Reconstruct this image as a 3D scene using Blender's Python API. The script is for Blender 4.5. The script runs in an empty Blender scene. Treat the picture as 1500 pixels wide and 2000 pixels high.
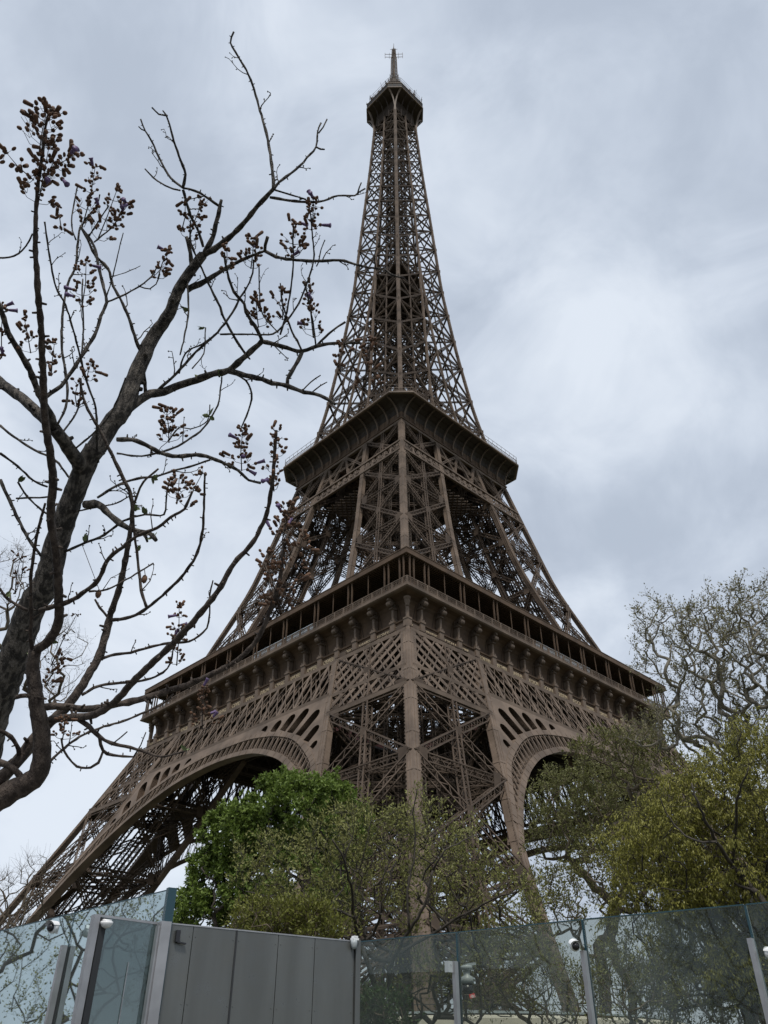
import bpy, math, random
import numpy as np
from mathutils import Vector, Matrix

D = bpy.data
SC = bpy.context.scene
COL = SC.collection
R_ = math.radians

# ------------------------------------------------------------------ camera
CAM = np.array([-103.702, -101.125, 1.696])
YAW, PITCH, ROLL, FPX = R_(45.812), R_(35.586), R_(-0.0587), 1561.37
_f = np.array([math.cos(PITCH) * math.cos(YAW), math.cos(PITCH) * math.sin(YAW), math.sin(PITCH)])
_r0 = np.array([math.sin(YAW), -math.cos(YAW), 0.0])
_u0 = np.cross(_r0, _f)
_r = math.cos(ROLL) * _r0 + math.sin(ROLL) * _u0
_u = -math.sin(ROLL) * _r0 + math.cos(ROLL) * _u0
cd = D.cameras.new('camera')
cd.sensor_fit = 'VERTICAL'
cd.sensor_height = 24.0
cd.lens = 24.0 * FPX / 2000.0
cd.clip_start = 0.05
cd.clip_end = 6000
cam = D.objects.new('camera', cd)
COL.objects.link(cam)
M = Matrix.Identity(4)
for i in range(3):
    M[i][0], M[i][1], M[i][2], M[i][3] = _r[i], _u[i], -_f[i], CAM[i]
cam.matrix_world = M
SC.camera = cam

def pix(x, y, d):
    """point seen at photo pixel (x, y), d metres along the view axis"""
    return CAM + d * (_f + _r * (x - 750) / FPX - _u * (y - 1000) / FPX)

# ------------------------------------------------------------------ world, sun, exposure
SUN_EL, SUN_AZ = R_(58), R_(229)      # azimuth of the direction towards the sun, from +x
W = D.worlds.new('World')
SC.world = W
W.use_nodes = True
nt = W.node_tree
for n in list(nt.nodes):
    nt.nodes.remove(n)
N = nt.nodes.new
L = nt.links.new
out = N('ShaderNodeOutputWorld')
sky = N('ShaderNodeTexSky')
sky.sky_type = 'NISHITA'
sky.sun_disc = False
sky.sun_elevation = SUN_EL
sky.sun_rotation = math.pi / 2 - SUN_AZ
sky.air_density = 1.0
sky.dust_density = 2.0
bg1 = N('ShaderNodeBackground')
bg1.inputs['Strength'].default_value = 0.06
L(sky.outputs[0], bg1.inputs[0])
tc = N('ShaderNodeTexCoord')
mp = N('ShaderNodeMapping')
mp.inputs['Scale'].default_value = (1.0, 1.0, 1.35)
mp.inputs['Rotation'].default_value = (0.3, 0.2, 0.9)
L(tc.outputs['Generated'], mp.inputs[0])
n1 = N('ShaderNodeTexNoise')
n1.inputs['Scale'].default_value = 2.1
n1.inputs['Detail'].default_value = 5
n1.inputs['Roughness'].default_value = 0.5
n1.inputs['Distortion'].default_value = 0.25
L(mp.outputs[0], n1.inputs[0])
n2 = N('ShaderNodeTexNoise')
n2.inputs['Scale'].default_value = 5.5
n2.inputs['Detail'].default_value = 5
n2.inputs['Roughness'].default_value = 0.58
n2.inputs['Distortion'].default_value = 0.5
L(mp.outputs[0], n2.inputs[0])
mx = N('ShaderNodeMath'); mx.operation = 'MULTIPLY_ADD'
L(n2.outputs['Fac'], mx.inputs[0]); mx.inputs[1].default_value = 0.55
L(n1.outputs['Fac'], mx.inputs[2])
cr = N('ShaderNodeValToRGB')
cr.color_ramp.interpolation = 'B_SPLINE'
e = cr.color_ramp.elements
e[0].position = 0.62; e[0].color = (0.37, 0.42, 0.50, 1)
e[1].position = 0.93; e[1].color = (0.62, 0.67, 0.74, 1)
m_ = cr.color_ramp.elements.new(0.77); m_.color = (0.48, 0.535, 0.62, 1)
L(mx.outputs[0], cr.inputs[0])
bg2 = N('ShaderNodeBackground')
L(cr.outputs[0], bg2.inputs[0])
bg2.inputs['Strength'].default_value = 0.56
ms = N('ShaderNodeMixShader')
ms.inputs[0].default_value = 0.93
L(bg1.outputs[0], ms.inputs[1]); L(bg2.outputs[0], ms.inputs[2])
L(ms.outputs[0], out.inputs[0])

sl = D.lights.new('sun', 'SUN')
sl.energy = 1.5
sl.angle = R_(10)
sl.color = (1.0, 0.95, 0.88)
so = D.objects.new('sun', sl)
COL.objects.link(so)
sd = Vector((math.cos(SUN_EL) * math.cos(SUN_AZ), math.cos(SUN_EL) * math.sin(SUN_AZ), math.sin(SUN_EL)))
so.rotation_euler = (-sd).to_track_quat('-Z', 'Y').to_euler()

SC.view_settings.view_transform = 'Standard'
SC.view_settings.look = 'None'
SC.view_settings.exposure = 1.2
SC.view_settings.gamma = 1.0

# ------------------------------------------------------------------ helpers
def mat(name, col, rough=0.6, metal=0.0, var=0.0, scale=3.0, bump=0.0, bscale=20.0, col2=None, spec=0.4, detail=4):
    m = D.materials.new(name)
    m.use_nodes = True
    t = m.node_tree
    b = t.nodes['Principled BSDF']
    b.inputs['Roughness'].default_value = rough
    b.inputs['Metallic'].default_value = metal
    b.inputs['Specular IOR Level'].default_value = spec
    b.inputs['Base Color'].default_value = (*col, 1)
    tcn = t.nodes.new('ShaderNodeTexCoord')
    if var or col2:
        n = t.nodes.new('ShaderNodeTexNoise')
        n.inputs['Scale'].default_value = scale
        n.inputs['Detail'].default_value = detail
        t.links.new(tcn.outputs['Object'], n.inputs[0])
        r = t.nodes.new('ShaderNodeValToRGB')
        r.color_ramp.elements[0].position = 0.35
        r.color_ramp.elements[1].position = 0.65
        a = col2 if col2 else tuple(c * (1 + var) for c in col)
        r.color_ramp.elements[0].color = (*(col if col2 else tuple(c * (1 - var) for c in col)), 1)
        r.color_ramp.elements[1].color = (*a, 1)
        t.links.new(n.outputs['Fac'], r.inputs[0])
        t.links.new(r.outputs[0], b.inputs['Base Color'])
    if bump:
        n = t.nodes.new('ShaderNodeTexNoise')
        n.inputs['Scale'].default_value = bscale
        n.inputs['Detail'].default_value = 6
        t.links.new(tcn.outputs['Object'], n.inputs[0])
        bp = t.nodes.new('ShaderNodeBump')
        bp.inputs['Strength'].default_value = bump
        t.links.new(n.outputs['Fac'], bp.inputs['Height'])
        t.links.new(bp.outputs[0], b.inputs['Normal'])
    return m

def nrm(v):
    return v / (np.linalg.norm(v) + 1e-12)

class MB:
    def __init__(s):
        s.v = []; s.f = []; s.n = 0
    def add(s, vs, fs):
        n = s.n
        s.v.extend([tuple(map(float, v)) for v in vs])
        s.f.extend([tuple(i + n for i in f) for f in fs])
        s.n += len(vs)
    def bar(s, p, q, w, h, up=(0, 0, 1), caps=True):
        p = np.asarray(p, float); q = np.asarray(q, float)
        d = nrm(q - p); up = np.asarray(up, float)
        a = np.cross(d, up)
        if np.linalg.norm(a) < 1e-4:
            a = np.cross(d, (1.0, 0.0, 0.0))
        a = nrm(a); b = np.cross(a, d)
        a = a * w / 2; b = b * h / 2
        vs = [p - a - b, p + a - b, p + a + b, p - a + b, q - a - b, q + a - b, q + a + b, q - a + b]
        fs = [(0, 1, 5, 4), (1, 2, 6, 5), (2, 3, 7, 6), (3, 0, 4, 7)]
        if caps:
            fs += [(3, 2, 1, 0), (4, 5, 6, 7)]
        s.add(vs, fs)
    def box(s, x0, x1, y0, y1, z0, z1):
        s.add([(x0, y0, z0), (x1, y0, z0), (x1, y1, z0), (x0, y1, z0), (x0, y0, z1), (x1, y0, z1), (x1, y1, z1), (x0, y1, z1)],
              [(3, 2, 1, 0), (4, 5, 6, 7), (0, 1, 5, 4), (1, 2, 6, 5), (2, 3, 7, 6), (3, 0, 4, 7)])
    def lattice(s, p, q, w, h, up=(0, 0, 1), pitch=None, cw=0.14, lw=0.09, sides=4):
        """box girder: four corner angles and zig-zag lacing; h is along 'up', w across"""
        p = np.asarray(p, float); q = np.asarray(q, float)
        ln = np.linalg.norm(q - p)
        if ln < 0.3: return
        d = (q - p) / ln; up = np.asarray(up, float)
        a = np.cross(d, up)
        if np.linalg.norm(a) < 1e-4: a = np.cross(d, (1.0, 0.0, 0.0))
        a = nrm(a); b = np.cross(a, d)
        c = [(-1, -1), (1, -1), (1, 1), (-1, 1)]
        off = [a * i * (w / 2 - cw / 2) + b * j * (h / 2 - cw / 2) for i, j in c]
        for o in off:
            s.bar(p + o, q + o, cw, cw, b, caps=False)
        pitch = pitch or max(w, h) * 0.9
        n = max(2, int(round(ln / pitch)))
        pr = [(0, 1), (1, 2), (2, 3), (3, 0)]
        if sides == 2: pr = [(1, 2), (3, 0)]
        for k, (i, j) in enumerate(pr):
            for t in range(n):
                A, B = (off[i], off[j]) if (t + k) % 2 == 0 else (off[j], off[i])
                s.bar(p + A + d * ln * t / n, p + B + d * ln * (t + 1) / n, lw, 0.03, np.cross(off[j] - off[i], d), caps=False)
    def tube(s, pts, rad, n=8, cap=True):
        pts = [np.asarray(p, float) for p in pts]
        m = len(pts)
        if np.isscalar(rad): rad = [rad] * m
        t = [nrm(pts[min(i + 1, m - 1)] - pts[max(i - 1, 0)]) for i in range(m)]
        a = np.cross(t[0], (0.3, 0.1, 1.0)); a = nrm(a)
        vs = []
        for i in range(m):
            a = nrm(a - t[i] * (a @ t[i])); b = np.cross(t[i], a)
            for k in range(n):
                an = 2 * math.pi * k / n
                vs.append(pts[i] + (a * math.cos(an) + b * math.sin(an)) * rad[i])
        fs = [(i * n + k, i * n + (k + 1) % n, (i + 1) * n + (k + 1) % n, (i + 1) * n + k) for i in range(m - 1) for k in range(n)]
        if cap:
            fs += [tuple(range(n - 1, -1, -1)), tuple((m - 1) * n + k for k in range(n))]
        s.add(vs, fs)
    def lathe(s, prof, c, n=16, axis=None):
        """prof: (r, z) pairs round the vertical through c"""
        c = np.asarray(c, float)
        if axis is None:
            X, Y, Z = np.eye(3)
        else:
            Z = nrm(np.asarray(axis, float)); X = nrm(np.cross(Z, (0.31, 0.2, 0.93))); Y = np.cross(Z, X)
        vs = []
        for r, z in prof:
            for k in range(n):
                an = 2 * math.pi * k / n
                vs.append(c + X * r * math.cos(an) + Y * r * math.sin(an) + Z * z)
        m = len(prof)
        fs = [(i * n + k, i * n + (k + 1) % n, (i + 1) * n + (k + 1) % n, (i + 1) * n + k) for i in range(m - 1) for k in range(n)]
        fs += [tuple(range(n - 1, -1, -1)), tuple((m - 1) * n + k for k in range(n))]
        s.add(vs, fs)
    def strip(s, rows):
        """grid surface from rows of equal length point lists"""
        m = len(rows); n = len(rows[0])
        vs = [p for r in rows for p in r]
        fs = [(i * n + k, i * n + k + 1, (i + 1) * n + k + 1, (i + 1) * n + k) for i in range(m - 1) for k in range(n - 1)]
        s.add(vs, fs)
    def mesh(s, name, m, smooth=False):
        me = D.meshes.new(name)
        me.from_pydata(s.v, [], s.f)
        me.materials.append(m)
        if smooth:
            me.polygons.foreach_set('use_smooth', [True] * len(me.polygons))
        me.update()
        return me
    def build(s, name, m, parent=None, smooth=False):
        return obj(name, s.mesh(name, m, smooth), parent)

def obj(name, me, parent=None):
    o = D.objects.new(name, me)
    COL.objects.link(o)
    o.parent = parent
    return o

def tag(o, label=None, cat=None, group=None, kind=None):
    if label: o['label'] = label
    if cat: o['category'] = cat
    if group: o['group'] = group
    if kind: o['kind'] = kind
    return o

def empty(name, loc=(0, 0, 0), rz=0.0):
    o = D.objects.new(name, None)
    COL.objects.link(o)
    o.location = tuple(map(float, loc)); o.rotation_euler = (0, 0, rz)
    o.empty_display_size = 0.3
    return o

def turned(o, k, parent=None):
    """copy of a part (and its own parts) turned k quarter turns about the tower's axis"""
    c = o.copy(); COL.objects.link(c)
    c.parent = parent if parent else o.parent
    c.rotation_euler = (0, 0, k * math.pi / 2)
    for ch in list(o.children):
        g = ch.copy(); COL.objects.link(g); g.parent = c
    return c

def plate2d(name, outlines, th, m, place, parent=None):
    """flat plate with holes from 2D outlines (first is outside), thickness th, placed by place(x, z, t)"""
    cu = D.curves.new(name, 'CURVE')
    cu.dimensions = '2D'; cu.fill_mode = 'BOTH'; cu.extrude = th / 2
    for pts in outlines:
        sp = cu.splines.new('POLY')
        sp.points.add(len(pts) - 1)
        for i, (x, y) in enumerate(pts):
            sp.points[i].co = (x, y, 0, 1)
        sp.use_cyclic_u = True
    o = D.objects.new(name, cu); COL.objects.link(o)
    dg = bpy.context.evaluated_depsgraph_get()
    me = D.meshes.new_from_object(o.evaluated_get(dg))
    D.objects.remove(o); D.curves.remove(cu)
    for v in me.vertices:
        v.co = Vector([float(c) for c in place(v.co.x, v.co.y, v.co.z)])
    me.name = name
    me.materials.clear(); me.materials.append(m)
    return obj(name, me, parent)

# ------------------------------------------------------------------ materials
IRON = mat('painted_iron', (0.116, 0.087, 0.066), 0.66, var=0.28, scale=0.35, detail=8, spec=0.22)
LACE_SHADED = mat('painted_iron_lacing_shaded', (0.078, 0.058, 0.044), 0.72, var=0.26, scale=0.35, detail=8, spec=0.18)  # copy of the iron, shadow and dirt among the lacing put into colour
IRON_PLATE = mat('painted_iron_plate', (0.082, 0.055, 0.037), 0.7, var=0.25, scale=0.5, detail=8, spec=0.2)
IRON_SHADED = mat('painted_iron_shaded', (0.04, 0.03, 0.023), 0.75, var=0.15, scale=0.4, spec=0.15)  # interior shade put into a darker copy of the iron paint
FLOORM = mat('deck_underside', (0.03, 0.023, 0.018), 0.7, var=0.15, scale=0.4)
GOLD = mat('faded_gold_letters', (0.33, 0.27, 0.18), 0.6)
def glass_mat(name, tint, refl, ior=1.5, frost=0.0):
    m = D.materials.new(name); m.use_nodes = True
    t = m.node_tree
    for n in list(t.nodes): t.nodes.remove(n)
    o = t.nodes.new('ShaderNodeOutputMaterial')
    tr = t.nodes.new('ShaderNodeBsdfTransparent'); tr.inputs[0].default_value = (*tint, 1)
    gl = t.nodes.new('ShaderNodeBsdfGlossy'); gl.inputs['Roughness'].default_value = 0.015
    gl.inputs[0].default_value = (0.62, 0.72, 0.72, 1)
    fr = t.nodes.new('ShaderNodeFresnel'); fr.inputs[0].default_value = ior
    ad = t.nodes.new('ShaderNodeMath'); ad.operation = 'ADD'; ad.use_clamp = True
    ad.inputs[1].default_value = refl
    t.links.new(fr.outputs[0], ad.inputs[0])
    mi = t.nodes.new('ShaderNodeMixShader')
    t.links.new(ad.outputs[0], mi.inputs[0]); t.links.new(tr.outputs[0], mi.inputs[1]); t.links.new(gl.outputs[0], mi.inputs[2])
    last = mi
    if frost:
        df = t.nodes.new('ShaderNodeBsdfDiffuse'); df.inputs[0].default_value = (0.15, 0.17, 0.165, 1)
        n = t.nodes.new('ShaderNodeTexNoise'); n.inputs['Scale'].default_value = 1.4; n.inputs['Detail'].default_value = 6
        tcn = t.nodes.new('ShaderNodeTexCoord'); t.links.new(tcn.outputs['Object'], n.inputs[0])
        mm = t.nodes.new('ShaderNodeMath'); mm.operation = 'MULTIPLY'; mm.inputs[1].default_value = frost * 2
        t.links.new(n.outputs['Fac'], mm.inputs[0])
        m2 = t.nodes.new('ShaderNodeMixShader')
        t.links.new(mm.outputs[0], m2.inputs[0]); t.links.new(mi.outputs[0], m2.inputs[1]); t.links.new(df.outputs[0], m2.inputs[2])
        last = m2
    t.links.new(last.outputs[0], o.inputs[0])
    return m
PAV_GLASS = glass_mat('pavilion_glass', (0.55, 0.65, 0.66), 0.35)

# ------------------------------------------------------------------ ground
g = MB()
g.strip([[(x, y, 0.0) for x in (-2500, -400, -150, 0, 150, 400, 2500)] for y in (-2500, -400, -150, 0, 150, 400, 2500)])
tag(g.build('ground', mat('gravel_ground', (0.085, 0.085, 0.05), 0.9, var=0.2, scale=0.6, bump=0.3, bscale=60)), kind='structure')
g = MB(); g.box(-104.8, -100.6, -140, -60, -0.2, 0.12)
tag(g.build('pavement', mat('pavement_asphalt', (0.16, 0.16, 0.16), 0.9, var=0.1, scale=4)), kind='structure')
g = MB(); g.box(-113, -104.81, -140, -60, -0.2, 0.004)
tag(g.build('road', mat('road_asphalt', (0.05, 0.05, 0.052), 0.9, var=0.1, scale=4)), kind='structure')

# ------------------------------------------------------------------ the tower
KO = [0, 20, 40, 57, 85, 115, 135, 155, 180, 210, 240, 275]
HO = [60.99, 49.46, 40.05, 32.42, 22.67, 16.11, 12.98, 10.91, 8.87, 7.54, 6.1, 4.8]
KI = [0, 20, 40, 57, 85, 115, 127, 139, 150, 160, 178, 192, 275]
HI = [41.3, 33.4, 24.41, 17.41, 9.85, 5.18, 4.0, 2.9, 2.1, 1.35, 0.55, 0.0, 0.0]
def _smooth(K, H):
    zz = np.arange(0, 276, 1.0); h = np.interp(zz, K, H)
    for _ in range(2):
        hp = np.pad(h, 3, mode='reflect', reflect_type='odd'); h = np.convolve(hp, np.ones(7) / 7, 'valid')
    return zz, h
_zo, _ho = _smooth(KO, HO)
_zi, _hi = _smooth(KI, HI)
def ho(z): return float(np.interp(z, _zo, _ho))
def hi(z): return max(0.0, float(np.interp(z, _zi, _hi)))

tower = empty('lattice_tower', (0, 0, 0))
tag(tower, 'tall brown iron lattice tower on four arched legs with platforms and a mast', 'tower')

def column(zs, fx, fy, w, edge=0.12, name='corner_column', inx=1, iny=1, parent=None, teeth=0.55, joint=5.2):
    """riveted box column; (fx, fy) give the corner the column's outer edge follows; box extends by w towards +inx,+iny"""
    b = MB()
    P = [np.array((fx(z), fy(z), z)) for z in zs]
    def ring(p, e):
        x0, x1 = sorted((p[0] - inx * e, p[0] + inx * (w + e))); y0, y1 = sorted((p[1] - iny * e, p[1] + iny * (w + e)))
        return [(x0, y0, p[2]), (x1, y0, p[2]), (x1, y1, p[2]), (x0, y1, p[2])]
    vs = []
    for p in P: vs += ring(p, 0)
    fs = []
    for i in range(len(P) - 1):
        for k in range(4):
            fs.append((i * 4 + k, i * 4 + (k + 1) % 4, i * 4 + 4 + (k + 1) % 4, i * 4 + 4 + k))
    b.add(vs, fs)
    for i in range(len(P) - 1):
        p, q = P[i], P[i + 1]
        for sx in (0, 1):
            for sy in (0, 1):
                for ax in (0, 1):
                    # angle iron legs, slightly proud of each edge of each side
                    o = np.array([inx * (sx * w), iny * (sy * w), 0.0])
                    if ax == 0:
                        o += np.array([inx * (edge / 2) * (1 if sx == 0 else -1), iny * (0.02) * (-1 if sy == 0 else 1), 0])
                        b.bar(p + o, q + o, edge, 0.05, (0, 1, 0), caps=False)
                    else:
                        o += np.array([inx * (0.02) * (-1 if sx == 0 else 1), iny * (edge / 2) * (1 if sy == 0 else -1), 0])
                        b.bar(p + o, q + o, edge, 0.05, (1, 0, 0), caps=False)
        # rib down the middle of each outer side
        o = np.array([inx * w * 0.5, -iny * 0.03, 0]); b.bar(p + o, q + o, 0.10, 0.05, (0, 1, 0), caps=False)
        o = np.array([-inx * 0.03, iny * w * 0.5, 0]); b.bar(p + o, q + o, 0.10, 0.05, (1, 0, 0), caps=False)
    z = zs[0] + 1.3
    while z < zs[-1] - 0.5:
        if joint:
            p = np.array((fx(z), fy(z), z)); r0 = ring(p, 0.06)
            p2 = np.array((fx(z + .3), fy(z + .3), z + .3)); r1 = ring(p2, 0.06)
            b.add(r0 + r1, [(k, (k + 1) % 4, 4 + (k + 1) % 4, 4 + k) for k in range(4)] + [(3, 2, 1, 0), (4, 5, 6, 7)])
        z += joint or 5
    if teeth:
        z = zs[0] + 0.4
        while z < zs[-1] - 0.3:
            p = np.array((fx(z), fy(z), z))
            b.bar(p + np.array((inx * (w + 0.02), 0, 0)), p + np.array((inx * (w + 0.16), 0, 0)), 0.06, 0.22, caps=True)
            b.bar(p + np.array((0, iny * (w + 0.02), 0)), p + np.array((0, iny * (w + 0.16), 0)), 0.06, 0.22, caps=True)
            z += teeth
    return b

def pier(zn, w, beam, seed=0):
    """lattice of one leg at the (-,-) corner; zn: heights of the panel joints. returns bracing MB"""
    b = MB()
    H, I = ho, hi
    def cxy(z, a, c):   # centre of column (a: x is outer?, c: y is outer?)
        x = -(H(z) - w / 2) if a else -(I(z) + w / 2)
        y = -(H(z) - w / 2) if c else -(I(z) + w / 2)
        return np.array((x, y, z))
    faces = [((1, 1), (0, 1), (0, -1, 0)), ((1, 1), (1, 0), (-1, 0, 0)), ((1, 0), (0, 0), (0, 1, 0)), ((0, 1), (0, 0), (1, 0, 0))]
    for fi, (A, B, nv) in enumerate(faces):
        nv = np.array(nv, float)
        for i, z in enumerate(zn):
            p = cxy(z, *A); q = cxy(z, *B)
            b.lattice(p, q, beam, beam * 1.1, (0, 0, 1), pitch=beam * 1.0)
            # gusset plates where the bars meet the columns
            d = nrm(q - p)
            for e, sg in ((p, 1), (q, -1)):
                c0 = e + d * sg * (w * 0.5 + 0.9) + nv * (w * 0.5 + 0.015)
                b.bar(c0 - d * 1.0, c0 + d * 0.25, 0.04, 1.7 if w > .7 else 1.1, (0, 0, 1))
            if i + 1 < len(zn):
                z2 = zn[i + 1]
                p2 = cxy(z2, *A); q2 = cxy(z2, *B)
                m = (p + q + p2 + q2) / 4
                for s_, t_ in ((p, q2), (q, p2)):
                    b.lattice(s_, t_, beam, beam * 0.95, nv, pitch=beam * 1.0)
                mt = (p2 + q2) / 2; mb = (p + q) / 2
                b.lattice(mb, mt, beam * 1.0, beam * 1.0, nv, pitch=beam * 0.95)
                b.bar(m + nv * (beam / 2 + .03) - np.array((0, 0, .6)), m + nv * (beam / 2 + .03) + np.array((0, 0, .6)), 1.1, 0.05, nv)
    for i, z in enumerate(zn):      # diaphragms
        c = [cxy(z, 1, 1), cxy(z, 0, 1), cxy(z, 0, 0), cxy(z, 1, 0)]
        for s_, t_ in ((c[0], c[2]), (c[1], c[3])):
            b.lattice(s_, t_, 0.6, 0.6, (0, 0, 1), pitch=0.8, cw=.11, lw=.07)
        for k in range(4):
            b.lattice((c[k] + c[(k + 1) % 4]) / 2, (c[(k + 1) % 4] + c[(k + 2) % 4]) / 2, 0.6, 0.6, pitch=0.8, cw=.11, lw=.07)
    main = b; b = MB()
    # lift rails and stair flights climbing inside the leg
    for s_ in (0.35, 0.5, 0.65):
        for t_ in (0.38, 0.62):
            for i in range(len(zn) - 1):
                P = []
                for z in (zn[i], zn[i + 1]):
                    lo, h_ = I(z), H(z)
                    P.append(np.array((-(lo + (h_ - lo) * s_), -(lo + (h_ - lo) * t_), z)))
                b.lattice(P[0], P[1], 0.55, 0.9, (1, 1, 0), pitch=0.8, cw=.14, lw=.1)
    for i in range(len(zn) - 1):
        n = max(3, int((zn[i + 1] - zn[i]) / 1.9))
        for k in range(n):
            za = zn[i] + (zn[i + 1] - zn[i]) * k / n
            zb = zn[i] + (zn[i + 1] - zn[i]) * (k + 1) / n
            la, ha, lb, hb = I(za), H(za), I(zb), H(zb)
            s1, s2 = (0.2, 0.45) if k % 2 == 0 else (0.45, 0.2)
            pa = np.array((-(la + (ha - la) * s1), -(la + (ha - la) * .75), za)); pb = np.array((-(lb + (hb - lb) * s2), -(lb + (hb - lb) * .75), zb))
            b.bar(pa, pb, 1.1, 0.12, (0, 0, 1))
            b.bar(pa + (0, .55, 1.0), pb + (0, .55, 1.0), .06, .06); b.bar(pa + (0, -.55, 1.0), pb + (0, -.55, 1.0), .06, .06)
            pa = np.array((-(la + (ha - la) * .32), -(la + (ha - la) * .5), za)); pb = np.array((-(la + (ha - la) * .68), -(la + (ha - la) * .5), za))
            b.bar(pa, pb, 0.14, 0.14)
    return main, b

NODES1 = [4.0, 11.5, 18.2, 29.5, 40.3, 51.0]
NODES2 = [57.5, 68.5, 80.3, 91.9, 101.4, 111.6]

def legs(name, nodes, w, beam):
    main, lift = pier(nodes, w, beam)
    root = main.build(name, LACE_SHADED, tower)
    lift.build('lift_track', IRON_SHADED, root)  # same paint as the leg, its shade painted in by the darker copy
    zs = [z for z in np.arange(nodes[0] - (4 if nodes[0] < 10 else 0.5), nodes[-1] + 0.3, 3.0)] + [nodes[-1] + 0.3]
    for (a, c) in ((1, 1), (1, 0), (0, 1), (0, 0)):
        fx = (lambda z: -ho(z)) if a else (lambda z: -hi(z))
        fy = (lambda z: -ho(z)) if c else (lambda z: -hi(z))
        cb = column(zs, fx, fy, w, inx=1 if a else -1, iny=1 if c else -1)
        cb.build('corner_column', IRON, root)
    for k in (1, 2, 3): turned(root, k)
    return root
legs('lower_leg', NODES1, 1.0, 0.95)
legs('upper_leg', NODES2, 0.85, 0.75)

# ---- decorative arches under the first floor (one side, then turned copies)
OUT = [(0, 43.0), (5, 42.85), (9.2, 42.3), (14.6, 41.0), (20, 38.8), (25.2, 35.0), (27.8, 32.3), (29.9, 29.0), (32.4, 24.5)]
INN = [(0, 39.95), (5.5, 39.6), (11, 38.6), (17.4, 36.1), (21.7, 33.5), (24.9, 30.9), (27.9, 27.9), (30.7, 24.4), (32.9, 21.4)]
def catmull(P, n=6):
    P = [np.array(p, float) for p in P]
    P = [P[0] * np.array([-1, 1]) + 0 if False else 2 * P[0] - P[1]] + P + [2 * P[-1] - P[-2]]
    P[0] = np.array([-P[2][0], P[2][1]])
    o = []
    for i in range(1, len(P) - 2):
        for k in range(n):
            t = k / n
            a, b_, c, d = P[i - 1], P[i], P[i + 1], P[i + 2]
            o.append(0.5 * ((2 * b_) + (-a + c) * t + (2 * a - 5 * b_ + 4 * c - d) * t * t + (-a + 3 * b_ - 3 * c + d) * t ** 3))
    o.append(P[-2])
    return o
oc = catmull(OUT); ic = catmull(INN)
def full(c): return [np.array((-p[0], p[1])) for p in c[::-1][:-1]] + list(c)
OC, IC = full(oc), full(ic)
def FP(x, z, off=0.0):          # on the side facing -y; off is inward
    return np.array((x, -ho(z) + off, z))
def norm2(c, i):
    a = c[max(i - 1, 0)]; b_ = c[min(i + 1, len(c) - 1)]
    t = nrm(np.array(b_) - np.array(a)); return np.array((-t[1], t[0]))     # upward normal

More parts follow.
